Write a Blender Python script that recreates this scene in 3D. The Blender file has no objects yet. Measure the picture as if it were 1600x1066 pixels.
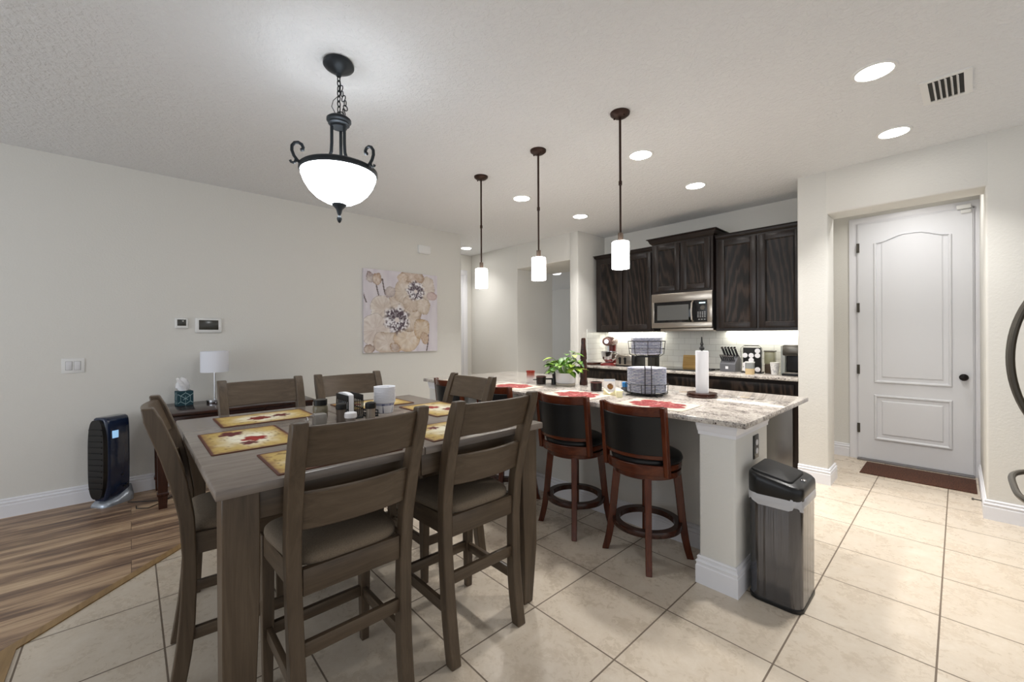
import bpy, bmesh, math, random
from mathutils import Vector, Matrix
random.seed(7)
PI = math.pi
SC = bpy.context.scene
COL = SC.collection

# ------------------------------------------------------------------ helpers
def srgb(r, g, b):
    f = lambda c: (c/255/12.92) if c/255 <= .04045 else ((c/255+.055)/1.055)**2.4
    return (f(r), f(g), f(b), 1)

class B:
    """collects shapes into one mesh"""
    def __init__(s):
        s.bm = bmesh.new(); s.mi = 0; s.col = None
        s.cl = s.bm.loops.layers.float_color.new('Col')
    def _fin(s, faces):
        for f in faces:
            f.material_index = s.mi
            if s.col:
                for l in f.loops: l[s.cl] = s.col
    def box(s, x0, y0, z0, x1, y1, z1, bev=0, seg=2, M=None):
        n0 = len(s.bm.faces)
        r = bmesh.ops.create_cube(s.bm, size=1)
        vs = r['verts']
        for v in vs:
            v.co = Vector((x0+(v.co.x+.5)*(x1-x0), y0+(v.co.y+.5)*(y1-y0), z0+(v.co.z+.5)*(z1-z0)))
        if bev > 0:
            ed = list({e for v in vs for e in v.link_edges})
            g = bmesh.ops.bevel(s.bm, geom=ed, offset=bev, segments=seg, profile=.5, affect='EDGES')
            vs = list({v for f in g['faces'] for v in f.verts} | {v for v in vs if v.is_valid})
            vs = s._island(vs)
        if M is not None:
            for v in vs: v.co = M @ v.co
        s._fin({f for v in vs for f in v.link_faces})
        return s
    def _island(s, vs):
        seen = set(vs); st = list(vs)
        while st:
            v = st.pop()
            for e in v.link_edges:
                o = e.other_vert(v)
                if o not in seen: seen.add(o); st.append(o)
        return list(seen)
    def faces(s, verts, faces, cols=None):
        vs = [s.bm.verts.new(v) for v in verts]
        out = []
        for f in faces:
            try: out.append(s.bm.faces.new([vs[i] for i in f]))
            except ValueError: pass
        s._fin(out)
        if cols:
            for f, idx in zip(out, faces):
                for l, i in zip(f.loops, idx): l[s.cl] = cols[i]
        return s
    def rings(s, rings, closed=False, cap=True, cols=None):
        n = len(rings[0]); V = [p for r in rings for p in r]; F = []
        m = len(rings)
        for i in range(m if closed else m-1):
            a = i*n; b = ((i+1) % m)*n
            for j in range(n):
                k = (j+1) % n
                F.append((a+j, a+k, b+k, b+j))
        if cap and not closed:
            F.append(tuple(reversed(range(n)))); F.append(tuple(range((m-1)*n, m*n)))
        return s.faces(V, F, cols)
    def lathe(s, prof, n=32, c=(0, 0, 0), cap=True, M=None, colf=None):
        R = []; C = []
        for r, z in prof:
            ring = []
            for j in range(n):
                a = 2*PI*j/n
                p = Vector((r*math.cos(a), r*math.sin(a), z))
                if M is not None: p = M @ p
                ring.append(p+Vector(c))
                if colf: C.append(colf(a, z, r))
            R.append(ring)
        return s.rings(R, cap=cap, cols=C if colf else None)
    def cyl(s, p0, p1, r0, r1=None, n=16):
        return s.tube([p0, p1], [r0, r0 if r1 is None else r1], n)
    def tube(s, pts, r, n=8, closed=False):
        pts = [Vector(p) for p in pts]; m = len(pts)
        rs = r if isinstance(r, (list, tuple)) else [r]*m
        R = []; nrm = None
        for i, p in enumerate(pts):
            if closed: t = pts[(i+1) % m]-pts[i-1]
            else: t = pts[min(i+1, m-1)]-pts[max(i-1, 0)]
            t.normalize()
            if nrm is None:
                nrm = t.orthogonal().normalized()
            else:
                nrm = (nrm-t*nrm.dot(t))
                nrm = nrm.normalized() if nrm.length > 1e-6 else t.orthogonal().normalized()
            bi = t.cross(nrm)
            R.append([p+(nrm*math.cos(2*PI*j/n)+bi*math.sin(2*PI*j/n))*rs[i] for j in range(n)])
        return s.rings(R, closed=closed)
    def loft(s, secs):
        """secs: list of polygons (same vertex count)"""
        return s.rings([[Vector(p) for p in q] for q in secs])
    def prism(s, poly, axis, a, b):
        def mk(p, t):
            return {'x': (t, p[0], p[1]), 'y': (p[0], t, p[1]), 'z': (p[0], p[1], t)}[axis]
        return s.rings([[Vector(mk(p, a)) for p in poly], [Vector(mk(p, b)) for p in poly]])
    def ball(s, c, r, sc=(1, 1, 1), n=16, m=10):
        prof = []
        R = []
        for i in range(m+1):
            t = -PI/2+PI*i/m
            rr = max(math.cos(t), .02)
            R.append([Vector((c[0]+r*sc[0]*rr*math.cos(2*PI*j/n), c[1]+r*sc[1]*rr*math.sin(2*PI*j/n), c[2]+r*sc[2]*math.sin(t))) for j in range(n)])
        return s.rings(R)
    def sweep(s, path, prof, closed=False):
        """profile (out, z) along an XY path, out = to the right of travel, mitred"""
        P = [Vector((p[0], p[1])) for p in path]; m = len(P); R = []
        def rn(d): d = d.normalized(); return Vector((d.y, -d.x))
        for i, p in enumerate(P):
            if closed or 0 < i < m-1:
                n1 = rn(p-P[i-1]); n2 = rn(P[(i+1) % m]-p)
                k = n1+n2; k = k/max(k.dot(n1), .2)
            elif i == 0: k = rn(P[1]-P[0])
            else: k = rn(P[-1]-P[-2])
            R.append([Vector((p.x+k.x*o, p.y+k.y*o, z)) for o, z in prof])
        return s.rings(R, closed=closed)
    def done(s, name, mat, parent=None, loc=None, rz=0, smooth=35, bevel=0):
        bmesh.ops.recalc_face_normals(s.bm, faces=s.bm.faces)
        me = bpy.data.meshes.new(name); s.bm.to_mesh(me); s.bm.free()
        for m in (mat if isinstance(mat, (list, tuple)) else [mat]): me.materials.append(m)
        if smooth:
            for p in me.polygons: p.use_smooth = True
            me.set_sharp_from_angle(angle=math.radians(smooth))
        o = bpy.data.objects.new(name, me); COL.objects.link(o)
        if parent: o.parent = parent
        if loc: o.location = loc
        o.rotation_euler.z = rz
        if bevel:
            b = o.modifiers.new('Bevel', 'BEVEL'); b.width = bevel; b.segments = 2; b.limit_method = 'ANGLE'; b.angle_limit = math.radians(40)
        return o

def tag(o, label, cat, group=None):
    o['label'] = label; o['category'] = cat
    if group: o['group'] = group
    return o
def thing(name, label, cat, loc=(0, 0, 0), rz=0, group=None):
    o = bpy.data.objects.new(name, None); COL.objects.link(o)
    o.empty_display_size = .05
    o.location = loc; o.rotation_euler.z = rz
    return tag(o, label, cat, group)
def struct(o):
    o['kind'] = 'structure'; return o
def part_label(o, t): o['label'] = t; return o
def dup(root, loc, rz, label, group=None):
    r = root.copy(); COL.objects.link(r); r.location = loc; r.rotation_euler.z = rz
    r['label'] = label
    if group: r['group'] = group
    for ch in list(root.children):
        c = ch.copy(); COL.objects.link(c); c.parent = r
        for g in list(ch.children):
            d = g.copy(); COL.objects.link(d); d.parent = c
    return r
def adopt(o, t, loc, rz=0):
    o.parent = t; o.matrix_parent_inverse = (Matrix.Translation(loc) @ Matrix.Rotation(rz, 4, 'Z')).inverted(); return o
def rotM(ax, a, p=(0, 0, 0)):
    p = Vector(p)
    return Matrix.Translation(p) @ Matrix.Rotation(a, 4, ax) @ Matrix.Translation(-p)
def arc(c, r, a0, a1, n, z=0):
    return [(c[0]+r*math.cos(a0+(a1-a0)*i/n), c[1]+r*math.sin(a0+(a1-a0)*i/n), z) for i in range(n+1)]
def rrect(x0, y0, x1, y1, r, n=6):
    P = []
    for cx, cy, a in ((x1-r, y1-r, 0), (x0+r, y1-r, PI/2), (x0+r, y0+r, PI), (x1-r, y0+r, 1.5*PI)):
        P += [(cx+r*math.cos(a+PI/2*i/n), cy+r*math.sin(a+PI/2*i/n)) for i in range(n+1)]
    return P
def smoothstep(a, b, x):
    t = min(1, max(0, (x-a)/(b-a))) if a != b else float(x > a)
    return t*t*(3-2*t)
def mixc(a, b, t): return tuple(a[i]+(b[i]-a[i])*t for i in range(3))+(1,)

# ------------------------------------------------------------------ materials
def mat(name, col, rough=.5, metal=0, emit=None, estr=0, coat=0, alpha=None, trans=0, ior=1.45, spec=None):
    m = bpy.data.materials.new(name); m.use_nodes = True
    b = m.node_tree.nodes['Principled BSDF']
    b.inputs['Base Color'].default_value = col
    b.inputs['Roughness'].default_value = rough
    b.inputs['Metallic'].default_value = metal
    b.inputs['IOR'].default_value = ior
    if coat: b.inputs['Coat Weight'].default_value = coat; b.inputs['Coat Roughness'].default_value = .05
    if emit: b.inputs['Emission Color'].default_value = emit; b.inputs['Emission Strength'].default_value = estr
    if trans: b.inputs['Transmission Weight'].default_value = trans
    if spec is not None: b.inputs['Specular IOR Level'].default_value = spec
    return m
class N:
    def __init__(s, m): s.t = m.node_tree; s.b = s.t.nodes['Principled BSDF']
    def n(s, typ, **k):
        x = s.t.nodes.new(typ)
        for a, v in k.items():
            if a.startswith('i_'): x.inputs[a[2:].replace('_', ' ')].default_value = v
            else: setattr(x, a, v)
        return x
    def l(s, a, b): s.t.links.new(a, b)
    def obj(s, scale=(1, 1, 1), rot=(0, 0, 0), loc=(0, 0, 0)):
        c = s.n('ShaderNodeTexCoord'); m = s.n('ShaderNodeMapping')
        m.inputs['Scale'].default_value = scale; m.inputs['Rotation'].default_value = rot; m.inputs['Location'].default_value = loc
        s.l(c.outputs['Object'], m.inputs['Vector']); return m.outputs['Vector']
    def noise(s, vec, scale, detail=4, rough=.5, dist=0):
        x = s.n('ShaderNodeTexNoise'); x.inputs['Scale'].default_value = scale; x.inputs['Detail'].default_value = detail
        x.inputs['Roughness'].default_value = rough; x.inputs['Distortion'].default_value = dist
        s.l(vec, x.inputs['Vector']); return x.outputs['Fac']
    def ramp(s, fac, stops):
        r = s.n('ShaderNodeValToRGB'); e = r.color_ramp.elements
        e[0].position, e[0].color = stops[0]; e[1].position, e[1].color = stops[-1]
        for p, c in stops[1:-1]:
            q = e.new(p); q.color = c
        s.l(fac, r.inputs['Fac']); return r.outputs['Color']
    def math(s, op, a, b=None, c=None):
        x = s.n('ShaderNodeMath', operation=op)
        for i, v in enumerate((a, b, c)):
            if v is None: continue
            if isinstance(v, (int, float)): x.inputs[i].default_value = v
            else: s.l(v, x.inputs[i])
        return x.outputs[0]
    def mix(s, fac, a, b, blend='MIX'):
        x = s.n('ShaderNodeMix', data_type='RGBA', blend_type=blend)
        for key, v in ((0, fac), (6, a), (7, b)):
            if isinstance(v, (int, float)): x.inputs[key].default_value = v
            elif isinstance(v, tuple): x.inputs[key].default_value = v
            else: s.l(v, x.inputs[key])
        return x.outputs[2]
    def bump(s, h, strength=.2, dist=.01):
        x = s.n('ShaderNodeBump'); x.inputs['Strength'].default_value = strength; x.inputs['Distance'].default_value = dist
        s.l(h, x.inputs['Height']); s.l(x.outputs['Normal'], s.b.inputs['Normal'])
    def base(s, c): s.l(c, s.b.inputs['Base Color'])
    def rough(s, c): s.l(c, s.b.inputs['Roughness'])

def paint(name, col, rough=.6, bscale=90, bstr=.25, bdist=.004):
    m = mat(name, col, rough); n = N(m); v = n.obj()
    f = n.noise(v, bscale, 3, .6)
    n.bump(f, bstr, bdist); return m
def wood(name, dark, mid, light, axis='z', rough=.4, scale=6, stretch=14, bump=.06):
    m = mat(name, mid, rough); n = N(m)
    sc = {'x': (1, stretch, stretch), 'y': (stretch, 1, stretch), 'z': (stretch, stretch, 1)}[axis]
    f = n.noise(n.obj(sc), scale*.5, 6, .65, .6)
    g = n.noise(n.obj((2, 2, 2)), 2.2, 3, .5)
    k = n.math('ADD', n.math('MULTIPLY', f, .7), n.math('MULTIPLY', g, .3))
    n.base(n.ramp(k, [(.3, dark), (.5, mid), (.72, light)]))
    n.bump(f, bump, .004); return m

WALL = paint('wall_paint', srgb(222, 220, 214), .75, 70, .4, .004)
CEIL = mat('ceiling_paint', srgb(226, 227, 228), .85)
n = N(CEIL); v = n.obj()
f = n.ramp(n.noise(v, 38, 4, .55, .3), [(.42, (0, 0, 0, 1)), (.6, (1, 1, 1, 1))])
n.bump(f, .5, .006)
TRIM = mat('trim_white', srgb(232, 232, 236), .35)
DOORW = mat('door_white', srgb(226, 227, 231), .4)

# floor tile: square tiles laid on the room's axes
TILE = mat('floor_tile', srgb(205, 194, 176), .28); n = N(TILE)
T = .459
v = n.obj((1/T, 1/T, 1), loc=(.065/T, -2.401/T, 0))
sp = n.n('ShaderNodeSeparateXYZ'); n.l(v, sp.inputs[0])
def edge(o):
    fr = n.math('FRACT', o)
    return n.math('MINIMUM', fr, n.math('SUBTRACT', 1, fr))
e = n.math('MINIMUM', edge(sp.outputs[0]), edge(sp.outputs[1]))
gm = n.math('LESS_THAN', e, .0075)
fx = n.math('FLOOR', sp.outputs[0]); fy = n.math('FLOOR', sp.outputs[1])
cb = n.n('ShaderNodeCombineXYZ'); n.l(fx, cb.inputs[0]); n.l(fy, cb.inputs[1])
wn = n.n('ShaderNodeTexWhiteNoise'); n.l(cb.outputs[0], wn.inputs['Vector'])
ov = n.n('ShaderNodeVectorMath', operation='ADD'); n.l(n.obj(), ov.inputs[0])
sv = n.n('ShaderNodeVectorMath', operation='SCALE'); n.l(wn.outputs['Color'], sv.inputs[0]); sv.inputs['Scale'].default_value = 9
n.l(sv.outputs[0], ov.inputs[1])
f1 = n.noise(ov.outputs[0], 5, 8, .68, .8); f2 = n.noise(ov.outputs[0], 26, 5, .7, 1.2)
k = n.math('ADD', n.math('MULTIPLY', f1, .6), n.math('MULTIPLY', f2, .4))
tc = n.ramp(k, [(.28, srgb(184, 168, 148)), (.42, srgb(203, 189, 170)), (.58, srgb(212, 200, 183)), (.75, srgb(220, 210, 195))])
n.base(n.mix(gm, tc, srgb(112, 98, 84)))
n.rough(n.math('ADD', n.math('MULTIPLY', gm, .45), n.math('ADD', .2, n.math('MULTIPLY', k, .16))))
n.bump(n.math('SUBTRACT', n.math('MULTIPLY', f2, .06), gm), .35, .003)

# vinyl planks along Y
PLANK = mat('wood_plank', srgb(140, 110, 85), .42); n = N(PLANK)
bt = n.n('ShaderNodeTexBrick'); bt.offset = .37; bt.squash = 1
v = n.obj(rot=(0, 0, PI/2))
n.l(v, bt.inputs['Vector'])
for key, val in (('Scale', 1), ('Mortar Size', .0012), ('Brick Width', 1.22), ('Row Height', .18), ('Bias', 0), ('Mortar Smooth', .1)):
    bt.inputs[key].default_value = val
bt.inputs['Color1'].default_value = (0, 0, 0, 1); bt.inputs['Color2'].default_value = (1, 1, 1, 1); bt.inputs['Mortar'].default_value = (.5, .5, .5, 1)
ov = n.n('ShaderNodeVectorMath', operation='ADD'); n.l(n.obj((6.5, .7, 1)), ov.inputs[0])
sv = n.n('ShaderNodeVectorMath', operation='SCALE'); n.l(bt.outputs['Color'], sv.inputs[0]); sv.inputs['Scale'].default_value = 3.3
n.l(sv.outputs[0], ov.inputs[1])
f = n.noise(ov.outputs[0], 1.6, 6, .62, .5); f2 = n.noise(n.obj((70, 3, 1)), 2, 4, .6)
k = n.math('ADD', n.math('MULTIPLY', f, .75), n.math('ADD', n.math('MULTIPLY', f2, .2), n.math('MULTIPLY', bt.outputs['Color'], .06)))
c = n.ramp(k, [(.36, srgb(94, 74, 62)), (.46, srgb(134, 109, 89)), (.54, srgb(178, 149, 120)), (.66, srgb(208, 182, 150))])
n.base(n.mix(bt.outputs['Fac'], c, srgb(70, 52, 40)))
n.bump(f2, .08, .002)
STRIPM = wood('transition_oak', srgb(120, 94, 58), srgb(150, 120, 78), srgb(170, 140, 96), 'x', .4)

# kitchen dark oak with cathedral grain
OAK = mat('dark_oak', srgb(36, 26, 21), .38, spec=.35); n = N(OAK)
wv = n.n('ShaderNodeTexWave', wave_type='RINGS', rings_direction='Y')
oi = n.n('ShaderNodeObjectInfo')
ad = n.n('ShaderNodeVectorMath', operation='ADD'); n.l(n.obj((1, 1, .16)), ad.inputs[0])
cm = n.n('ShaderNodeCombineXYZ'); n.l(n.math('MULTIPLY', oi.outputs['Random'], .5), cm.inputs[0]); n.l(n.math('MULTIPLY', oi.outputs['Random'], .6), cm.inputs[2])
n.l(cm.outputs[0], ad.inputs[1]); n.l(ad.outputs[0], wv.inputs['Vector'])
for key, val in (('Scale', 7), ('Distortion', 8), ('Detail', 3), ('Detail Scale', 1.6), ('Detail Roughness', .6)): wv.inputs[key].default_value = val
f2 = n.noise(n.obj((60, 60, 2.5)), 3, 4, .6)
k = n.math('ADD', n.math('MULTIPLY', wv.outputs['Fac'], .65), n.math('MULTIPLY', f2, .35))
n.base(n.ramp(k, [(.2, srgb(15, 10, 8)), (.5, srgb(27, 20, 16)), (.85, srgb(52, 41, 34))]))
n.bump(k, .3, .003)
OAKF = wood('dark_oak_frame', srgb(20, 14, 11), srgb(32, 23, 19), srgb(48, 37, 31), 'z', .34, 7)
OAKP = mat('dark_oak_plain', srgb(30, 21, 17), .38, spec=.35)

# granite
GRAN = mat('granite', srgb(200, 190, 178), .07); n = N(GRAN); v = n.obj()
f1 = n.noise(v, 9, 8, .7, .6); f2 = n.noise(v, 60, 6, .75, .4)
k = n.math('ADD', n.math('MULTIPLY', f1, .45), n.math('MULTIPLY', f2, .55))
c = n.ramp(k, [(.37, srgb(62, 56, 55)), (.44, srgb(138, 130, 125)), (.51, srgb(190, 182, 173)), (.64, srgb(218, 212, 203))])
vo = n.n('ShaderNodeTexVoronoi'); vo.inputs['Scale'].default_value = 55; n.l(v, vo.inputs['Vector'])
dk = n.math('LESS_THAN', n.math('ADD', vo.outputs['Distance'], n.math('MULTIPLY', n.noise(v, 12, 4), .9)), .6)
n.base(n.mix(dk, c, srgb(66, 58, 56)))

GRY_D, GRY_M, GRY_L = srgb(62, 50, 38), srgb(84, 70, 55), srgb(104, 89, 72)
GWZ = wood('grey_wood_upright', GRY_D, GRY_M, GRY_L, 'z', .36, 5)
GWX = wood('grey_wood_rail', GRY_D, GRY_M, GRY_L, 'x', .36, 5)
GWY = wood('grey_wood_side', GRY_D, GRY_M, GRY_L, 'y', .36, 5)
GTOP = wood('grey_wood_top', srgb(108, 98, 90), srgb(128, 118, 109), srgb(144, 134, 124), 'y', .26, 5)
CHD, CHM, CHL = srgb(52, 22, 12), srgb(84, 38, 20), srgb(112, 56, 30)
CHZ = wood('cherry_upright', CHD, CHM, CHL, 'z', .25, 5)
CHX = wood('cherry_rail', CHD, CHM, CHL, 'x', .25, 5)
CHDK = wood('cherry_dark', srgb(34, 17, 12), srgb(54, 27, 18), srgb(74, 38, 25), 'x', .25, 5)
MAHZ = wood('mahogany_leg', srgb(30, 16, 12), srgb(50, 26, 18), srgb(70, 38, 26), 'z', .25, 5)
MAHY = wood('mahogany_top', srgb(34, 19, 14), srgb(52, 29, 21), srgb(70, 40, 29), 'y', .18, 5)
FAB = mat('seat_fabric', srgb(150, 136, 118), .9); n = N(FAB)
f = n.noise(n.obj(), 320, 3, .7); n.base(n.ramp(f, [(.35, srgb(104, 92, 77)), (.65, srgb(126, 112, 95))])); n.bump(f, .3, .002)
LEATH = mat('black_leather', srgb(18, 18, 19), .38); n = N(LEATH); n.bump(n.noise(n.obj(), 120, 3, .6), .12, .002)
BLACK = mat('black_plastic', srgb(16, 16, 17), .32)
BLKM = mat('black_matte', srgb(20, 19, 19), .6)
IRON = mat('chandelier_iron', srgb(44, 48, 52), .42, .55)
BRONZE = mat('pendant_bronze', srgb(54, 34, 26), .38, .45)
GLASSW = mat('bowl_glass_lit', srgb(240, 245, 250), .3, emit=(.93, .97, 1, 1), estr=20)
GLASSI = mat('bowl_glass_inner', srgb(240, 245, 250), .3, emit=(.93, .97, 1, 1), estr=6)
GLASSP = mat('pendant_glass_lit', srgb(250, 245, 240), .3, emit=(1, .97, .93, 1), estr=16)
DISC = mat('downlight_lit', (1, 1, 1, 1), .4, emit=(1, .98, .95, 1), estr=30)
STRIPL = mat('cabinet_strip_lit', (1, 1, 1, 1), .4, emit=(1, .95, .8, 1), estr=13)
STEEL = mat('stainless_steel', srgb(170, 162, 152), .28, 1); n = N(STEEL); n.bump(n.noise(n.obj((2, 2, 220)), 3, 2), .05, .001)
STEELV = mat('trash_steel', srgb(104, 104, 107), .16, 1); n = N(STEELV)
n.bump(n.noise(n.obj((26, 26, .5)), 1.0, 3, .55), .35, .012)
CHROME = mat('chrome', srgb(205, 205, 208), .12, 1)
NICKEL = mat('dark_nickel', srgb(84, 80, 73), .34, .45)
GLASS = mat('clear_glass', (1, 1, 1, 1), .03, trans=1, ior=1.3)
WHITE = mat('white_plastic', srgb(228, 228, 226), .4)
WCER = mat('white_ceramic', srgb(232, 230, 232), .25)
PAPER = mat('white_paper', srgb(238, 238, 240), .85)
COLA = mat('painted_surface', (1, 1, 1, 1), .7); n = N(COLA)
at = n.n('ShaderNodeVertexColor', layer_name='Col'); n.base(at.outputs['Color'])
COLG = mat('painted_glaze', (1, 1, 1, 1), .25); n = N(COLG)
at = n.n('ShaderNodeVertexColor', layer_name='Col'); n.base(at.outputs['Color'])
LEAF = mat('leaf_green', (1, 1, 1, 1), .4); n = N(LEAF)
at = n.n('ShaderNodeVertexColor', layer_name='Col'); n.base(at.outputs['Color'])
SUBW = mat('subway_tile', srgb(232, 233, 228), .12); n = N(SUBW)
def subway(m, a):
    n = N(m); sp = n.n('ShaderNodeSeparateXYZ'); n.l(n.obj(), sp.inputs[0])
    cb = n.n('ShaderNodeCombineXYZ'); n.l(sp.outputs[a], cb.inputs[0]); n.l(sp.outputs[2], cb.inputs[1])
    bt = n.n('ShaderNodeTexBrick'); n.l(cb.outputs[0], bt.inputs['Vector'])
    for key, val in (('Scale', 1), ('Mortar Size', .0018), ('Brick Width', .155), ('Row Height', .0775), ('Mortar Smooth', .1)): bt.inputs[key].default_value = val
    bt.inputs['Color1'].default_value = srgb(226, 228, 224); bt.inputs['Color2'].default_value = srgb(232, 233, 229); bt.inputs['Mortar'].default_value = srgb(190, 190, 184)
    n.base(bt.outputs['Color']); n.bump(n.math('SUBTRACT', 1, bt.outputs['Fac']), .3, .002)
subway(SUBW, 0)
SUBS = mat('subway_tile_side', srgb(232, 233, 228), .12); subway(SUBS, 1)
MATB = mat('door_mat_coir', srgb(74, 44, 32), .95); n = N(MATB)
f = n.noise(n.obj(), 130, 2, .7); n.base(n.ramp(f, [(.38, srgb(44, 26, 20)), (.62, srgb(104, 66, 48))])); n.bump(f, .6, .006)
BAG = mat('bin_bag', srgb(225, 225, 228), .35, trans=.3)
NAVY = mat('navy_gloss', srgb(17, 34, 62), .16, coat=.5)
SILV = mat('silver_plastic', srgb(170, 178, 188), .25, .6)
TEAL = mat('tissue_box_teal', srgb(22, 62, 70), .5); n = N(TEAL)
PANEL = mat('island_panel', srgb(96, 92, 86), .3, .75)

# ------------------------------------------------------------------ setting
ZC = 2.83
b = B(); b.prism([(2.6, -.37), (2.6, 11.2), (-11, 11.2), (-11, 1.77), (-4.93, 1.77), (-2.79, -.37)], 'z', -.06, 0)
struct(b.done('floor', TILE, smooth=0))
b = B(); b.prism([(2.6, -.42), (-2.81, -.42), (-4.95, 1.72), (-5.1, 1.72), (-5.1, -3.8), (2.6, -3.8)], 'z', -.06, .001)
struct(b.done('floor_wood', PLANK, smooth=0))
b = B(); b.prism([(2.6, -.42), (2.6, -.37), (-2.789, -.37), (-4.929, 1.77), (-4.95, 1.72), (-2.811, -.42)], 'z', -.06, .006)
struct(b.done('trim_1', STRIPM, smooth=0))
b = B(); b.box(-11, -3.8, ZC, 2.6, 11.2, ZC+.12); struct(b.done('ceiling', CEIL, smooth=0))

def wall(name, boxes, bev=.012):
    b = B()
    for q in boxes: b.box(*q, bev=bev if bev else 0, seg=3)
    return struct(b.done(name, WALL, smooth=40))
wall('wall_left', [(-5.05, -3.8, -.02, -4.9, 3.53, ZC+.02)])
wall('wall_hall_near', [(-6.2, 3.41, -.02, -5.04, 3.53, ZC+.02)], 0)
wall('wall_hall_end', [(-6.3, 3.41, -.02, -6.1, 5.5, ZC+.02)], 0)
wall('wall_hall', [(-6.1, 4.62, -.02, -4.868, 5.48, ZC+.02), (-4.88, 4.62, 2.44, -3.77, 5.48, ZC+.02)], .014)
wall('wall_pantry', [(-3.776, 4.62, -.02, -3.63, 5.48, ZC+.02)], .014)
wall('wall_kitchen', [(-3.64, 5.27, -.02, -1.02, 5.42, ZC+.02)], 0)
wall('wall_right', [(-1.03, 4.62, -.02, -.80, 4.89, ZC+.02), (-.82, 4.62, 2.444, .157, 4.89, ZC+.02), (.137, 4.62, -.02, 2.6, 5.99, ZC+.02)], .014)
wall('wall_alcove', [(-1.03, 4.87, -.02, -.985, 5.99, ZC+.02), (-1.0, 5.87, -.02, -.752, 5.99, ZC+.02), (-.7521, 5.87, 2.55, .15, 5.99, ZC+.02)], 0)
wall('wall_far', [(-11, 10.15, -.02, -3, 10.3, ZC+.02)], 0)

BP = [(0, 0), (.018, 0), (.018, .092), (.014, .096), (.014, .108), (.019, .112), (.015, .119), (.009, .122), (.009, .131), (.012, .135), (.006, .143), (0, .143)]
def base(name, path):
    b = B(); b.sweep(path, BP); return struct(b.done(name, TRIM, smooth=25))
base('baseboard_left', [(-4.9, -3.7), (-4.9, 3.53)])
base('baseboard_right', [(-1.03, 4.62), (-.80, 4.62), (-.80, 4.89), (-.985, 4.89), (-.985, 5.868), (-.824, 5.868)])
base('baseboard_front', [(.137, 5.8), (.137, 4.62), (2.6, 4.62)])
base('baseboard_hall', [(-6.1, 4.62), (-4.868, 4.62), (-4.868, 5.48)])
base('baseboard_pantry', [(-3.776, 5.48), (-3.776, 4.62), (-3.63, 4.62)])

# backsplash
b = B(); b.box(-3.63, 5.26, .94, -1.03, 5.271, 1.41); struct(b.done('wall_backsplash', SUBW, smooth=0))
b = B(); b.box(-3.631, 4.82, .94, -3.62, 5.262, 1.44); struct(b.done('wall_backsplash_side', SUBS, smooth=0))

# entry door
def ring_panel(b, pts_out, y_face, d):
    """moulded panel outline on a door face (facing -Y): groove + raised field; pts (x,z)"""
    cx = sum(p[0] for p in pts_out)/len(pts_out); cz = sum(p[1] for p in pts_out)/len(pts_out)
    W = max(abs(p[0]-cx) for p in pts_out); Hh = max(abs(p[1]-cz) for p in pts_out)
    def off(o): return [(cx+(p[0]-cx)*(1-o/W), cz+(p[1]-cz)*(1-o/Hh)) for p in pts_out]
    lev = [(0, .001), (.008, -.011), (.018, -.012), (.026, -.002), (.032, .016), (.046, .016), (.07, -.006)]
    R = [[Vector((x, y_face+dy, z)) for x, z in off(o)] for o, dy in lev]
    b.rings(R, cap=False)
    q = R[-1]; b.faces(q, [tuple(range(len(q)))])
door = B()
door.box(-.744, 5.832, .02, .094, 5.87, 2.545, .002, 1)
d1 = door.done('door_1', DOORW, smooth=30); struct(d1)
pn = B()
top = []
xl, xr, zb, zs, za = -.615, -.04, .84, 2.325, 2.385
for i in range(25):
    t = i/24; x = xl+(xr-xl)*t
    h = smoothstep(.02, .4, t)*smoothstep(.98, .6, t)
    top.append((x, zs+(za-zs)*h))
ring_panel(pn, [(xl, zb)]+top+[(xr, zb)], 5.829, 1)
ring_panel(pn, [(xl, .235), (xl, .715), (xr, .715), (xr, .235)], 5.829, 1)
pn.done('door_panel', DOORW, d1, smooth=40)
fr = B()
CP = lambda: None
def casing(b, x0, x1, z1, y, w=.075, t=.018):
    prof = [(0, 0), (0, t*.6), (w*.25, t), (w*.8, t), (w, t*.7), (w, 0)]
    # left, top, right with mitres : path in XZ
    P = [Vector((x0, 0)), Vector((x0, z1)), Vector((x1, z1)), Vector((x1, 0))]
    nrm = [Vector((-1, 0)), Vector((-1, 1)), Vector((1, 1)), Vector((1, 0))]
    R = [[Vector((p.x+k.x*o, y-h, p.y+k.y*o)) for o, h in prof] for p, k in zip(P, nrm)]
    b.rings(R)
casing(fr, -.752, .102, 2.553, 5.868, .034 if False else .07)
fr.box(-.752, 5.84, 0, -.745, 5.99, 2.556); fr.box(.095, 5.84, 0, .102, 5.99, 2.556); fr.box(-.752, 5.84, 2.547, .102, 5.99, 2.556)
part_label(fr.done('door_frame', TRIM, d1, smooth=30), 'white moulded door frame')
for z in (2.295, 1.647, .977, .342):
    h = B(); h.cyl((-.747, 5.826, z-.05), (-.747, 5.826, z+.05), .008); h.box(-.752, 5.826, z-.05, -.73, 5.831, z+.05)
    h.done('hinge', NICKEL, d1)
kb = B()
MK = Matrix.Rotation(PI/2, 4, 'X')
kb.lathe([(.001, 0), (.032, 0), (.032, .006), (.014, .012), (.012, .035), (.026, .045), (.029, .058), (.022, .068), (.001, .07)], 24, (.033, 5.83, .942), M=MK)
kb.done('door_knob', mat('knob_dark', srgb(40, 36, 34), .25, .8), d1)
th = B(); th.box(-.752, 5.79, .0, .102, 5.99, .018, .004); th.done('threshold', mat('threshold_grey', srgb(130, 128, 130), .4, .3), d1)
sn = B(); sn.box(-.01, 5.80, 2.545, .085, 5.83, 2.585, .006); sn.box(.015, 5.812, 2.505, .085, 5.83, 2.54, .006)
tag(sn.done('door_alarm_sensor', WHITE), 'white alarm contact sensor at top corner of white door', 'sensor')
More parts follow.
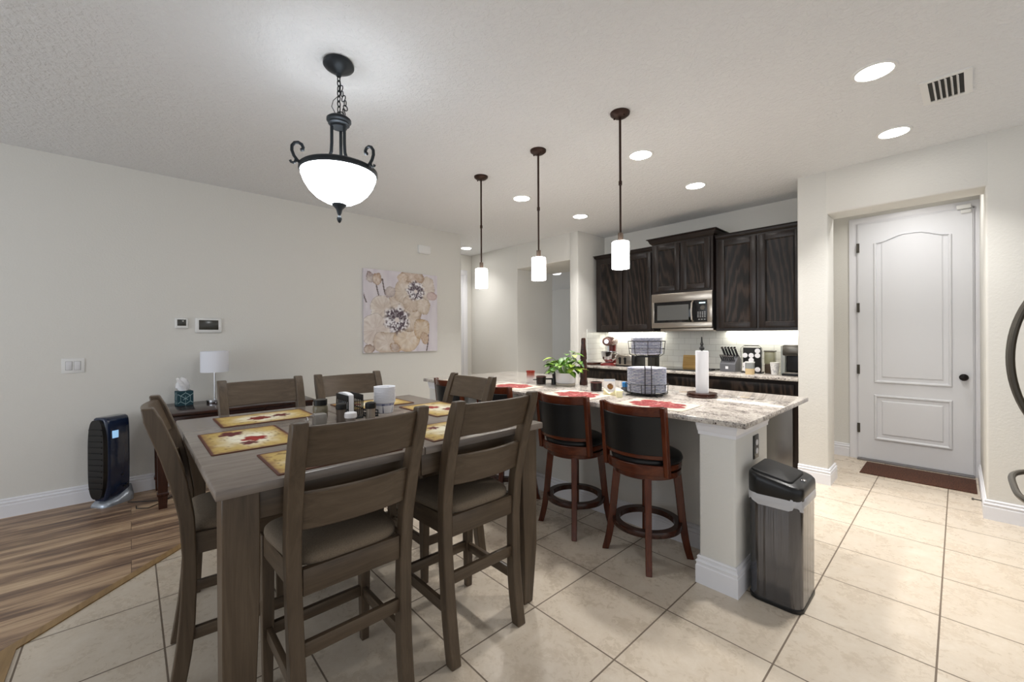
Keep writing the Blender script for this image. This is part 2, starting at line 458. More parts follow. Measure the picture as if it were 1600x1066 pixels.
ds = B(); ds.cyl((.121, 4.86, .06), (.075, 4.86, .06), .005, n=10); ds.cyl((.123, 4.86, .06), (.117, 4.86, .06), .014, n=14); ds.cyl((.078, 4.86, .06), (.066, 4.86, .06), .01, n=12)
tag(ds.done('door_stop', NICKEL), 'small spring door stop on baseboard beside door mat', 'door stop')

# hall door casing
b = B()
b.box(-6.1, 4.43, 0, -6.08, 4.52, 2.46, .004); b.box(-6.1, 3.55, 2.46, -6.08, 4.52, 2.55, .004)
struct(b.done('trim_2', TRIM))
b = B(); b.box(-6.105, 3.6, .01, -6.09, 4.43, 2.46, .002); struct(b.done('door_2', DOORW))

# door mat
b = B(); b.box(-.665, 5.25, 0, .105, 5.735, .009, .003)
tag(b.done('door_mat', MATB), 'brown coir mat in front of white door', 'mat')

# ------------------------------------------------------------------ ceiling things
LP = [(-.316, 3.06), (-.316, 4.09), (-1.755, 3.06), (-1.755, 4.09), (-3.17, 3.08), (-3.165, 4.08), (-5.6, 4.14)]
LL = ['recessed light beside the air vent, farther from the white door', 'recessed light just in front of the white door alcove',
      'recessed light beside the rod of the pendant nearest the trash can', 'recessed light just in front of the raised cabinet over the microwave',
      'recessed light between the middle pendant and the farthest pendant', 'recessed light between middle and nearest pendants, close to the pantry corner', 'recessed light in hallway beyond the picture wall']
for (x, y), lab in zip(LP, LL):
    t = thing('recessed_light', 'round white '+lab, 'ceiling light', (x, y, ZC), 0, 'recessed ceiling lights')
    r = B(); r.lathe([(.082, -.002), (.084, -.007), (.098, -.006), (.102, 0), (.082, 0)], 40, cap=False); r.done('trim_ring', WHITE, t)
    d = B(); d.lathe([(.001, -.004), (.083, -.004), (.083, -.001), (.001, -.001)], 40); d.done('diffuser', DISC, t)
t = thing('air_vent', 'white ceiling air vent with dark slots', 'air vent', (-.045, 3.572, ZC), -.02)
b = B()
for q in ((-.105, -.172, -.072, .172), (.072, -.172, .105, .172), (-.072, -.172, .072, -.145), (-.072, .145, .072, .172)): b.box(q[0], q[1], -.008, q[2], q[3], 0)
b.done('vent_frame', WHITE, t)
b = B(); b.box(-.073, -.146, -.003, .073, .146, -.0005); b.done('duct_opening', mat('duct_dark', srgb(58, 58, 56), .8), t)
for i in range(5):
    x = -.048+.024*i
    b = B(); b.box(x-.007, -.147, -.0115, x+.007, .147, -.0095, M=rotM('Y', .9, (x, 0, -.0105))); b.done('slat', WHITE, t)

# pendants
def pendant(loc, label, first=None):
    if first: return dup(first, loc, 0, label)
    t = thing('pendant_light', label, 'pendant light', loc, 0, 'pendant lights above the island')
    zz = -ZC
    b = B(); b.lathe([(.001, -.034), (.02, -.034), (.045, -.026), (.062, -.012), (.064, 0), (.001, 0)], 32)
    for s in (-1, 1): b.ball((.038*s, -.01, -.031), .006)
    b.done('canopy', BRONZE, t)
    b = B(); b.cyl((0, 0, -.03), (0, 0, -.47), .008, n=12); b.cyl((0, 0, -.46), (0, 0, -.80), .0068, n=12); b.cyl((0, 0, -.452), (0, 0, -.478), .0115, n=12); b.done('rod', BRONZE, t)
    b = B(); b.lathe([(.001, -.795), (.017, -.795), (.017, -.845), (.024, -.848), (.024, -.852), (.001, -.852)], 24); b.done('socket', mat('pendant_socket', srgb(84, 70, 60), .35, .4), t)
    b = B(); b.lathe([(.02, -.852), (.052, -.853), (.056, -.858), (.056, -1.03), (.05, -1.03), (.05, -.862)], 32, cap=False); b.done('glass_shade', GLASSP, t)
    return t
PY = 2.383
p1 = pendant((-1.516, PY, ZC), 'bronze pendant above the stool nearest the trash can')
pendant((-2.262, PY, ZC), 'middle of the three bronze rod pendants above the island', p1)
pendant((-2.99, PY, ZC), 'bronze pendant farthest along the island, closest to flower picture', p1)

# chandelier
CH = (-2.255, .826)
t = thing('chandelier', 'dark iron bowl chandelier hanging by chain above dining table', 'chandelier', (CH[0], CH[1], ZC))
b = B(); b.lathe([(.001, -.075), (.012, -.075), (.016, -.062), (.05, -.045), (.072, -.03), (.078, -.022), (.078, -.012), (.072, 0), (.001, 0)], 36); b.done('canopy', IRON, t)
b = B()
def link(b, c, ang, L=.034, W=.018, tilt=0, r=.0028):
    P = []
    for i in range(16):
        a = 2*PI*i/16
        p = Vector((W/2*math.cos(a), 0, L/2*math.sin(a)))
        P.append(Vector(c)+Matrix.Rotation(ang, 3, 'Z') @ (Matrix.Rotation(tilt, 3, 'Y') @ p))
    b.tube(P, r, 6, True)
z = -.085
for i in range(7):
    link(b, (0, 0, z), (i % 2)*PI/2+.4); z -= .0275
q = [(.012, .0, -.14), (.018, .0, -.168), (.026, .0, -.194), (.035, .0, -.22), (.036, 0, -.245), (.028, 0, -.268), (.016, 0, -.28)]
for i, c in enumerate(q): link(b, (c[0]*.7, c[0]*.7, c[2]), .75+(i % 2)*1.5, tilt=.3 if i < 4 else -.5)
b.done('chain', IRON, t)
b = B(); b.tube([(.004, 0, -.07), (.012, .006, -.12), (.006, .005, -.17), (-.028, -.02, -.2), (-.036, -.025, -.23), (-.02, -.014, -.265), (0, 0, -.29)], .002, 6); b.done('cord', BLKM, t)
b = B(); b.lathe([(.001, -.27), (.01, -.27), (.012, -.29), (.05, -.296), (.062, -.306), (.062, -.318), (.054, -.326), (.054, -.334), (.04, -.34), (.04, -.352), (.001, -.352)], 36); b.done('hub', IRON, t)
for k in range(3):
    a = k*2*PI/3+.45
    P = []
    for r, z in ((.037, -.34), (.037, -.44), (.04, -.49), (.055, -.535), (.085, -.565), (.13, -.578), (.178, -.578)):
        P.append((r*math.cos(a), r*math.sin(a), z))
    b = B(); b.tube(P, .0085, 8); b.done('arm', IRON, t)
    S = [(.183, -.588), (.203, -.577), (.219, -.557), (.228, -.532), (.227, -.509), (.215, -.491), (.198, -.485), (.183, -.491), (.176, -.505), (.179, -.518), (.188, -.52)]
    b = B(); b.tube([(r*math.cos(a), r*math.sin(a), z) for r, z in S], [.008]*9+[.0095, .0085], 8)
    b.tube([(r*math.cos(a), r*math.sin(a), z) for r, z in ((.21, -.568), (.212, -.584), (.22, -.594), (.232, -.592), (.236, -.584))], .0065, 8)
    b.done('scroll', IRON, t)
b = B(); b.lathe([(.176, -.572), (.186, -.57), (.196, -.578), (.197, -.596), (.19, -.603), (.178, -.6)], 48, cap=False); b.rings([[Vector(p) for p in ((.176*math.cos(2*PI*j/48), .176*math.sin(2*PI*j/48), z) for j in range(48))] for z in (-.572, -.6)], cap=False); b.done('rim', IRON, t)
BW = [(.19, -.594), (.186, -.62), (.172, -.656), (.148, -.694), (.115, -.726), (.075, -.749), (.03, -.762), (.008, -.765)]
b = B(); b.lathe(BW, 48, cap=False); b.mi = 1; b.lathe([(r-.006, z+.005) for r, z in BW[:-1]]+[(.003, -.76)], 48, cap=False)
b.done('glass_bowl', [GLASSW, GLASSI], t)
b = B(); b.lathe([(.03, -.757), (.038, -.763), (.032, -.772), (.016, -.79), (.011, -.81), (.006, -.822), (.011, -.83), (.013, -.84), (.008, -.855), (.001, -.862)], 24); b.done('finial', IRON, t)

# ------------------------------------------------------------------ wall things
XL = -4.9
t = thing('light_switch', 'white double rocker switch plate on picture wall', 'light switch', (XL, -.343, 1.13))
b = B(); b.box(0, -.066, -.06, .006, .066, .06, .002); b.done('cover_plate', WHITE, t)
for y in (-.024, .024):
    b = B(); b.box(.005, y-.0195, -.036, .0068, y+.0195, .036, .0005); b.done('rocker_gap', mat('gap_grey', srgb(150, 150, 150), .6), t)
    b = B(); b.box(.005, y-.0175, -.034, .0095, y+.0175, .034, .0015, M=rotM('Y', .05, (.006, y, 0))); b.done('rocker', mat('rocker_white', srgb(220, 220, 222), .35), t)
SCR = mat('grey_screen', srgb(62, 60, 54), .2)
t = thing('thermostat', 'small white thermostat with grey square display', 'thermostat', (XL, .349, 1.488))
b = B(); b.box(-.004, -.05, -.05, .022, .05, .05, .01, 3); b.done('case', WHITE, t)
b = B(); b.box(.02, -.032, -.024, .0235, .032, .034, .001); b.done('display', SCR, t)
t = thing('alarm_panel', 'wide white alarm touch panel above table lamp', 'control panel', (XL, .552, 1.47))
b = B(); b.box(-.005, -.105, -.072, .024, .105, .072, .014, 3); b.done('case', WHITE, t)
b = B(); b.box(.022, -.076, -.042, .0256, .076, .05, .001); b.done('display', SCR, t)
b = B(); b.box(XL-.004, 2.815, 2.475, XL+.04, 3.0, 2.575, .008); b.box(XL+.002, 2.83, 2.467, XL+.034, 2.985, 2.478)
tag(b.done('door_chime', WHITE), 'white chime box high above flower picture', 'door chime')

# flower canvas
def ell(u, v, cx, cy, rx, ry, a):
    du, dv = u-cx, v-cy; ca, sa = math.cos(a), math.sin(a)
    x = (du*ca+dv*sa)/rx; y = (-du*sa+dv*ca)/ry
    return math.sqrt(x*x+y*y)
rn = random.Random(3)
HS = [[rn.random() for _ in range(64)] for _ in range(64)]
def vn(x, y):
    x %= 63; y %= 63; i, j = int(x), int(y); fx, fy = x-i, y-j
    fx = fx*fx*(3-2*fx); fy = fy*fy*(3-2*fy)
    a = HS[j][i]*(1-fx)+HS[j][(i+1) % 64]*fx; c = HS[(j+1) % 64][i]*(1-fx)+HS[(j+1) % 64][(i+1) % 64]*fx
    return a*(1-fy)+c*fy
S = srgb
PET = [  # cx, cy, rx, ry, rot, colour, edge colour
    (.24, .52, .16, .17, .2, S(206, 190, 172), S(236, 232, 228)), (.14, .28, .19, .2, .5, S(214, 200, 190), S(232, 226, 222)), (.3, .12, .2, .14, -.3, S(212, 196, 178), S(176, 150, 120)),
    (.56, .17, .19, .16, .4, S(216, 192, 152), S(190, 150, 100)), (.6, .44, .15, .2, -.5, S(204, 182, 152), S(150, 120, 84)), (.44, .6, .12, .16, .1, S(208, 192, 172), S(186, 164, 140)),
    (.76, .3, .12, .13, -.4, S(204, 176, 130), S(178, 138, 76)), (.8, .18, .055, .08, .3, S(176, 128, 56), S(150, 104, 44)),
    (.52, .74, .14, .15, .5, S(210, 194, 170), S(178, 150, 118)), (.63, .62, .12, .12, 0, S(196, 172, 140), S(160, 130, 96)), (.79, .6, .11, .11, .2, S(212, 196, 172), S(170, 146, 112)),
    (.85, .82, .1, .17, .1, S(212, 200, 186), S(190, 172, 150)), (.64, .95, .16, .085, 0, S(160, 112, 34), S(132, 92, 30)), (.5, .92, .07, .07, 0, S(190, 150, 90), S(205, 190, 170)),
    (.92, .72, .07, .06, 0, S(196, 160, 160), S(150, 110, 110)), (.08, .9, .055, .07, .3, S(120, 84, 88), S(90, 64, 70)), (.165, .885, .07, .075, 0, S(172, 120, 40), S(120, 84, 40)), (.06, .05, .07, .06, 0, S(150, 110, 70), S(110, 80, 60)), (.4, .05, .06, .07, 0, S(140, 96, 50), S(170, 130, 80)), (.33, .74, .07, .08, 0, S(176, 160, 158), S(140, 126, 130))]
def art(u, v):
    c = mixc(S(222, 217, 222), S(198, 190, 200), .9*vn(u*14, v*5)*vn(u*30+5, v*9))
    for cx, cy, ln in ((.835, .0, .36), (.24, .62, .25), (.3, .7, .2), (.06, .6, .3)):
        d = abs(u-cx-.03*math.sin(v*7)-(.0 if cx > .5 else (v-cy)*-.35))
        if cy <= v < cy+ln and d < .008: c = S(96, 84, 84)
    w = .03*(vn(u*9, v*9)-.5)
    for cx, cy, rx, ry, a, col, ec in PET:
        r = ell(u+w, v-w, cx, cy, rx, ry, a); an = math.atan2(v-cy, u-cx)
        r *= 1+.28*(vn(an*2.2+cx*20+7, cy*9)-.5)
        if r < 1:
            k = smoothstep(.6, 1, r)
            q = mixc(mixc(mixc(col, S(206, 196, 192), .4), S(232, 226, 220), .75*vn(u*16+cx*50, v*16)*vn(u*40, v*34+cx*20)+.1), ec, .75*k*vn(u*12+cx*30, v*12)+.1*k)
            st = vn(an*9+cx*31+7, r*2.2+cy*13); q = mixc(q, S(244, 240, 238) if st > .5 else S(150, 126, 116), .26*abs(st-.5)*2)
            c = q if r < .97 else mixc(q, S(120, 100, 90), .45)
    for cx, cy, R_ in ((.42, .4, .2), (.68, .77, .15)):
        du, dv = u-cx, (v-cy); r = math.hypot(du, dv)/R_; a = math.atan2(dv, du)
        e = .75+.3*vn(a*5+20, cx*40)
        if r < e:
            s = vn(a*7+30, r*10+cx*9)
            q = mixc(S(92, 78, 88), S(236, 234, 238), smoothstep(.3, .7, s))
            if dv > 0 and r < .55: q = mixc(q, S(74, 58, 68), .65)
            c = mixc(q, c, smoothstep(.7, 1, r/e)*.6)
        if r < .16: c = S(225, 216, 214)
    return c
def painted(b, W, Hh, nu, nv, fn, place):
    V = []; C = []
    for j in range(nv+1):
        for i in range(nu+1):
            V.append(place(i/nu, j/nv)); C.append(fn(i/nu, j/nv))
    F = [(j*(nu+1)+i, j*(nu+1)+i+1, (j+1)*(nu+1)+i+1, (j+1)*(nu+1)+i) for j in range(nv) for i in range(nu)]
    b.faces(V, F, C)
t = thing('canvas_picture', 'square canvas print of beige and purple flowers', 'picture', (XL, 2.582, 1.155))
b = B(); b.col = S(214, 208, 212); b.box(0, -.518, 0, .034, .518, 1.03, .003); b.done('stretched_canvas', COLA, t)
b = B(); painted(b, 1, 1, 150, 150, art, lambda u, v: (.0352, -.517+1.034*u, .001+1.028*v)); b.done('printed_face', COLA, t, smooth=0)

# ------------------------------------------------------------------ desk and things on it
t = thing('desk', 'dark mahogany writing desk against picture wall', 'desk', (-4.88, .75, 0))
b = B(); b.box(0, -.62, .728, .655, .57, .752, .006); b.done('desk_top', MAHY, t)
b = B()
b.box(.03, -.58, .62, .6, -.56, .73); b.box(.03, .51, .62, .6, .53, .73); b.box(.02, -.58, .62, .04, .53, .73); b.box(.595, -.58, .615, .612, .53, .73)
b.done('apron', CHDK, t)
for i, (y0, y1) in enumerate(((-.53, -.2), (-.19, .14), (.15, .48))):
    b = B(); b.box(.61, y0, .632, .622, y1, .718, .003); d = b.done('drawer', MAHY, t)
    b = B(); b.ball((.632, (y0+y1)/2, .675), .011); b.cyl((.62, (y0+y1)/2, .675), (.632, (y0+y1)/2, .675), .005); b.done('knob', CHROME, d)
for x, y in ((.045, -.565), (.045, .515), (.58, -.565), (.58, .515)):
    b = B()
    sq = lambda w, z: [(x-w, y-w, z), (x+w, y-w, z), (x+w, y+w, z), (x-w, y+w, z)]
    b.loft([sq(.026, 0), sq(.029, .1), sq(.036, .108), sq(.036, .122), sq(.03, .13), sq(.036, .58), sq(.036, .73)])
    b.done('leg', MAHZ, t, smooth=25)

t = thing('table_lamp', 'small table lamp with white drum shade on desk', 'lamp', (-4.66, .57, .752))
b = B(); b.lathe([(.001, 0), (.062, 0), (.064, .004), (.064, .03), (.06, .034), (.012, .036), (.001, .036)], 36); b.done('base', CHROME, t)
b = B(); b.cyl((0, 0, .035), (0, 0, .40), .0065, n=12); b.done('stem', CHROME, t)
b = B(); b.lathe([(.108, .285), (.108, .475), (.1055, .475), (.1055, .285)], 48, cap=False); 
for k in range(3): b.cyl((0, 0, .395), (.106*math.cos(k*2.094), .106*math.sin(k*2.094), .455), .002, n=6)
b.done('lamp_shade', mat('shade_white', srgb(232, 234, 242), .8), t)
b = B()
b.tube([(0, .07, .012), (.0, .1, .004), (-.06, .14, .003), (-.12, .1, .003), (-.19, .06, .003)], .003, 6); b.done('cord', WHITE, t)

t = thing('tissue_box', 'teal cube tissue box with white line pattern on desk', 'tissue box', (-4.70, .35, .752), .12)
def cube_pat(u, v):
    lw = .035; c = S(20, 58, 68); L = S(150, 176, 178)
    def line(x0, y0, x1, y1):
        dx, dy = x1-x0, y1-y0; tt = max(0, min(1, ((u-x0)*dx+(v-y0)*dy)/(dx*dx+dy*dy)))
        return math.hypot(u-x0-tt*dx, v-y0-tt*dy) < lw*.5
    hexp = [(.5+.36*math.cos(PI/6+k*PI/3), .5+.4*math.sin(PI/6+k*PI/3)) for k in range(6)]
    for k in range(6):
        if line(*hexp[k], *hexp[(k+1) % 6]): return L
        if line(*hexp[k], .5+(hexp[k][0]-.5)*2, .5+(hexp[k][1]-.5)*2): return L
    for k in (0, 2, 4):
        if line(.5, .5, *hexp[k]): return L
    for k in (1, 3, 5):
        if line(.5, .5, .5+.17*math.cos(PI/6+k*PI/3), .5+.19*math.sin(PI/6+k*PI/3)): return L
    return c
b = B(); b.col = S(20, 58, 68); b.box(-.056, -.056, 0, .056, .056, .128, .002)
painted(b, 1, 1, 48, 48, cube_pat, lambda u, v: (.0566, -.055+.11*u, .001+.126*v))
painted(b, 1, 1, 48, 48, cube_pat, lambda u, v: (-.055+.11*u, -.0566, .001+.126*v))
painted(b, 1, 1, 48, 48, cube_pat, lambda u, v: (.055-.11*u, .0566, .001+.126*v))
b.done('carton', COLA, t, smooth=0)
b = B()
R = []
for i, z in enumerate((.12, .14, .165, .195, .225, .24)):
    w = (.018, .028, .04, .042, .034, .012)[i]; ring = []
    for j in range(24):
        a = 2*PI*j/24; rr = w*(1+.35*math.sin(3*a+i)+.15*math.sin(7*a+2*i))
        ring.append(Vector((rr*math.cos(a)*.55, rr*math.sin(a)-.012*(i-1)*.6, z+.012*math.sin(2*a+i))))
    R.append(ring)
b.rings(R); b.done('tissue', PAPER, t)

# air purifier
PUR_RZ = -.82+PI/2-.05
t = thing('air_purifier', 'tall navy and black air purifier on silver base beside desk', 'air purifier', (-4.725, -.118, 0), PUR_RZ)
# local: long axis along x, grille face at -x?  (front oval faces -y)
W, L = .08, .094
b = B()
R = []
for z, k in ((.05, .62), (.07, .8), (.11, .92), (.2, .98), (.35, 1), (.55, .98), (.64, .94), (.68, .88), (.705, .76), (.715, .5)):
    R.append([Vector((x*k, y*(.9+.1*k), z)) for x, y in rrect(-W, -L, W, L, .03, 5)])
b.rings(R); b.done('housing', NAVY, t, smooth=50)
b = B()
P = []
for i in range(40):
    a = 2*PI*i/40; ca, sa = math.cos(a), math.sin(a)
    P.append((.072*math.copysign(abs(ca)**.6, ca), .385+.315*math.copysign(abs(sa)**.62, sa)))
b.prism(P, 'y', -L-.022, -L+.03); b.done('grille_panel', BLACK, t, smooth=50)
for i in range(11):
    z = .15+i*.047
    b = B(); b.box(-.058, -L-.028, z, .058, -L-.02, z+.006); b.done('grille_slat', BLKM, t)
b = B()
R = []
for y, hw, h in ((-.112, .045, .02), (-.1, .066, .03), (-.07, .078, .042), (0, .084, .06), (.06, .09, .1), (.1, .085, .13), (.125, .06, .08)):
    R.append([Vector((hw*1.05, y, 0)), Vector((hw*1.05, y, h*.45)), Vector((hw*.8, y, h)), Vector((-hw*.8, y, h)), Vector((-hw*1.05, y, h*.45)), Vector((-hw*1.05, y, 0))])
b.rings(R); b.done('base', SILV, t, smooth=60)
b = B(); b.box(W-.004, -.055, .545, W+.0015, -.01, .605, .001); part_label(b.done('display', mat('display_lit', srgb(150, 190, 225), .3, emit=srgb(150, 195, 235), estr=.7), t), 'pale blue lit display')
for y, z in ((.04, .13), (.06, .14), (.02, .23)):
    b = B(); b.cyl((W-.006, y, z), (W+.003, y, z), .008, n=14); b.done('button', BLACK, t)
b = B(); b.tube([(-4.62, -.02, .01), (-4.55, .1, .004), (-4.5, .2, .004), (-4.58, .3, .004), (-4.72, .34, .006), (-4.79, .375, .015)], .0035, 6)
adopt(b.done('power_cord', BLKM), t, (-4.725, -.118, 0), PUR_RZ)
t = thing('power_strip', 'white power strip with black plugs under desk', 'power strip', (-4.78, .43, 0), .1)
b = B(); b.box(-.05, -.03, 0, .05, .22, .035, .006); b.done('strip', WHITE, t)
for i in range(2):
    b = B(); b.box(-.02, .0+.07*i, .034, .02, .04+.07*i, .075, .006); b.tube([(0, .02+.07*i, .075), (.0, .03+.07*i, .12), (-.03, .06+.07*i, .15), (-.05, .1, .1), (-.06, .14, .03)], .0035, 6); b.done('plug', BLACK, t)

b = B(); b.tube([(-4.48, .03, .006), (-4.42, .03, .004), (-4.37, .1, .004), (-4.45, .2, .004), (-4.6, .28, .004), (-4.74, .34, .006), (-4.8, .40, .03)], .0035, 6)
adopt(b.done('power_cord', BLKM), t, (-4.78, .43, 0), .1)

# ------------------------------------------------------------------ dining table
TX0, TX1, TY0, TY1, TZ = -2.838, -1.452, .177, 1.557, .914
t = thing('dining_table', 'large square grey-brown counter-height dining table', 'table', ((TX0+TX1)/2, (TY0+TY1)/2, 0))
hx, hy = (TX1-TX0)/2, (TY1-TY0)/2
for y0, y1 in ((-hy, -.001), (.001, hy)):
    b = B(); b.box(-hx, y0, TZ-.032, hx, y1, TZ, .006, 2); b.done('tabletop', GTOP, t)
for s in (-1, 1):
    for y0, y1 in ((-hy+.08, -.0015), (.0015, hy-.08)):
        b = B(); b.box(s*(hx-.045)-.011, y0, .79, s*(hx-.045)+.011, y1, TZ-.032, .002); b.done('apron', GWY, t)
    b = B(); b.box(-hx+.08, s*(hy-.05)-.011, .79, hx-.08, s*(hy-.05)+.011, TZ-.032, .002); b.done('apron', GWX, t)
for sx in (-1, 1):
    for sy in (-1, 1):
        b = B(); ox = sx*(hx-.018); oy = sy*(hy-(.018 if sy < 0 else .03))
        secs = []
        for z, w in ((0, .072), (.06, .075), (.3, .088), (.5, .096), (.66, .099), (.79, .099), (TZ-.032, .099)):
            o = .0 if z > .3 else .016*(1-z/.3)
            X0, X1 = sorted((ox-sx*o, ox-sx*(w+o*.2))); Y0, Y1 = sorted((oy-sy*o, oy-sy*(w+o*.2)))
            secs.append([(X0, Y0, z), (X1, Y0, z), (X1, Y1, z), (X0, Y1, z)])
        b.loft(secs); b.done('leg', GWZ, t, smooth=25, bevel=.004)

# dining chair
BK = [(0, -.245), (.089, -.231), (.2, -.216), (.314, -.206), (.51, -.198), (.682, -.208), (.8, -.232), (.913, -.261), (1.1, -.321)]
FT = [(0, -.197), (.061, -.184), (.15, -.170), (.242, -.160), (.451, -.152), (.667, -.159), (.834, -.183), (.95, -.217), (1.1, -.27)]
def interp(tab, z):
    for (a, p), (c, q) in zip(tab, tab[1:]):
        if z <= c: return p+(q-p)*(z-a)/(c-a)
    return tab[-1][1]
def make_chair(label):
    t = thing('dining_chair', label, 'chair', (0, 0, 0), 0, 'dining chairs around the table')
    for s in (-1, 1):
        secs = []
        for i in range(24):
            z = 1.1*i/23
            yb, yf = interp(BK, z), interp(FT, z)
            if i == 23: yb += .008; yf -= .008; z += .002
            xc = s*(.185+.022*smoothstep(.0, 1.1, z)); w = .0235
            secs.append([(xc-w, yb, z), (xc+w, yb, z), (xc+w, yf, z), (xc-w, yf, z)])
        b = B(); b.loft(secs); b.done('back_post', GWZ, t, smooth=30, bevel=.005)
    for z0, z1 in ((.95, 1.087), (.738, .866)):
        V = []; nx = 12; b = B(); secs = []
        for i in range(nx+1):
            x = -.186+.372*i/nx; bow = .026*(1-(x/.186)**2)
            y0 = (interp(BK, z0)+interp(FT, z0))/2-bow; y1 = (interp(BK, z1)+interp(FT, z1))/2-bow
            secs.append([(x, y0-.011, z0), (x, y0+.011, z0), (x, y1+.011, z1), (x, y1-.011, z1)])
        b.loft(secs); b.done('back_rail', GWX, t, smooth=30, bevel=.004)
    b = B(); b.box(-.17, -.192, .515, .17, -.165, .602, .002); b.done('seat_rail', GWX, t)
    b = B(); b.box(-.185, .185, .525, .185, .21, .602, .002); b.done('seat_rail', GWX, t)
    for s in (-1, 1):
        b = B(); b.loft([[(s*.182-.011, -.16, .52), (s*.182+.011, -.16, .52), (s*.182+.011, -.16, .602), (s*.182-.011, -.16, .602)], [(s*.198-.011, .19, .525), (s*.198+.011, .19, .525), (s*.198+.011, .19, .602), (s*.198-.011, .19, .602)]]); b.done('side_rail', GWY, t)
    # cushion
    b = B(); R = []
    def shape(k, z):
        P = []
        for i in range(48):
            a = 2*PI*i/48; ca, sa = math.cos(a), math.sin(a)
            x = math.copysign(abs(ca)**.38, ca); y = math.copysign(abs(sa)**.38, sa)
            P.append(Vector((x*(.203+.018*y)*k, .018+y*.205*k, z)))
        return P
    for k, z in ((.95, .6), (.99, .604), (1, .615), (.99, .628), (.95, .638), (.82, .648), (.5, .655), (.15, .656)): R.append(shape(k, z))
    b.rings(R); b.done('seat_cushion', FAB, t, smooth=60)
    for s in (-1, 1):
        x, y = s*.192, .188; b = B()
        b.loft([[(x-w, y-w, z), (x+w, y-w, z), (x+w, y+w, z), (x-w, y+w, z)] for w, z in ((.016, 0), (.021, .3), (.022, .602))])
        b.done('front_leg', GWZ, t, smooth=25, bevel=.003)
        b = B(); b.box(s*.188-.01, -.17, .195, s*.188+.01, .18, .24, .002); b.done('side_stretcher', GWY, t)
    b = B(); b.box(-.18, .178, .2, .18, .2, .245, .002); b.done('front_stretcher', GWX, t)
    b = B(); b.box(-.175, -.192, .315, .175, -.172, .362, .002); b.done('back_stretcher', GWX, t)
    return t
c0 = make_chair('grey wooden dining chair at near table side beside the corner leg')
c0.location = (-1.635, .578, 0); c0.rotation_euler.z = PI/2
dup(c0, (-1.635, 1.158, 0), PI/2, 'grey wooden dining chair closest to the bar stools on near table side')
dup(c0, (-2.183, .355, 0), -.08, 'grey wooden dining chair seen side-on at table end near air purifier')
dup(c0, (-2.649, .6, 0), -PI/2, 'grey wooden dining chair in front of desk, table lamp behind it')
dup(c0, (-2.655, 1.14, 0), -PI/2, 'grey wooden dining chair at far table side below the wall picture')
dup(c0, (-2.195, 1.375, 0), PI, 'grey wooden dining chair at table end, its back against bar stools')

# placemats
def leafm(u, v, cx, cy, s, a, seed):
    du, dv = (u-cx)/s, (v-cy)/s*.72; r = math.hypot(du, dv); th_ = math.atan2(dv, du)-a
    R_ = .45+.35*abs(math.cos(2.5*th_))**.7+.2*math.cos(th_)+.12*(vn(th_*4+seed, seed)-.5)
    return r < R_
def mat_col(u, v, seed, leaves):
    e = min(u, 1-u, (v)*.72, (1-v)*.72)
    r = math.hypot((u-.5)/.5, (v-.5)/.5)
    c = mixc(S(234, 228, 206), S(190, 163, 94), smoothstep(.2, .95, r+.35*(vn(u*9+seed, v*9)-.5)))
    c = mixc(c, S(120, 78, 46), smoothstep(.09, .0, e+.05*(vn(u*20+seed, v*20)-.5))*.8)
    if vn(u*26+seed*3, v*18) > .86: c = mixc(c, S(90, 60, 30), .6)
    if abs(vn(u*5+seed, v*14)-.5) < .02: c = mixc(c, S(150, 110, 50), .5)
    for (cx, cy, s, a, col) in leaves:
        if leafm(u, v, cx, cy, s, a, seed+cx*9): c = mixc(col, S(60, 20, 16), .3*vn(u*30, v*30))
    if e < .016: c = S(84, 42, 30)
    return c
def placemat(loc, rz, label, seed, leaves):
    b = B(); W, Hh = .44, .31
    b.col = S(100, 60, 36); b.prism(rrect(-W/2, -Hh/2, W/2, Hh/2, .008, 2), 'z', 0, .003)
    painted(b, W, Hh, 66, 46, lambda u, v: mat_col(u, v, seed, leaves), lambda u, v: (-W/2+W*u, -Hh/2+Hh*v, .0034))
    o = b.done('placemat', COLA, loc=loc, rz=rz, smooth=0)
    tag(o, label, 'placemat', 'leaf placemats on dining table')
RD, MR, DR = S(158, 34, 24), S(98, 26, 26), S(128, 40, 26)
placemat((-1.632, .565, TZ), PI/2, 'yellow leaf placemat partly behind the nearest chair back', 3, [(.3, .6, .16, .3, RD), (.7, .4, .15, 2, MR)])
placemat((-1.648, 1.15, TZ), PI/2, 'yellow leaf placemat in front of near chair beside bar stools', 9, [(.62, .3, .1, .3, DR), (.3, .7, .08, 1, MR)])
placemat((-2.11, .375, TZ), PI, 'yellow leaf placemat with two red leaves at air purifier end of table', 15, [(.42, .42, .15, .3, RD), (.30, .52, .1, 2.6, MR), (.78, .62, .15, .4, MR)])
placemat((-2.59, .545, TZ), -PI/2, 'yellow leaf placemat in front of chair before the desk', 21, [(.3, .45, .13, .2, MR), (.6, .5, .16, 2.8, DR), (.52, .5, .1, .2, DR)])
placemat((-2.62, 1.17, TZ), -PI/2, 'yellow leaf placemat behind cup stack at far side of table', 27, [(.25, .5, .12, .4, DR), (.7, .4, .1, .4, RD)])
placemat((-2.16, 1.385, TZ), 0, 'pale yellow leaf placemat at the bar stool end of table', 33, [(.62, .62, .15, .3, DR), (.4, .45, .14, 3, RD)])

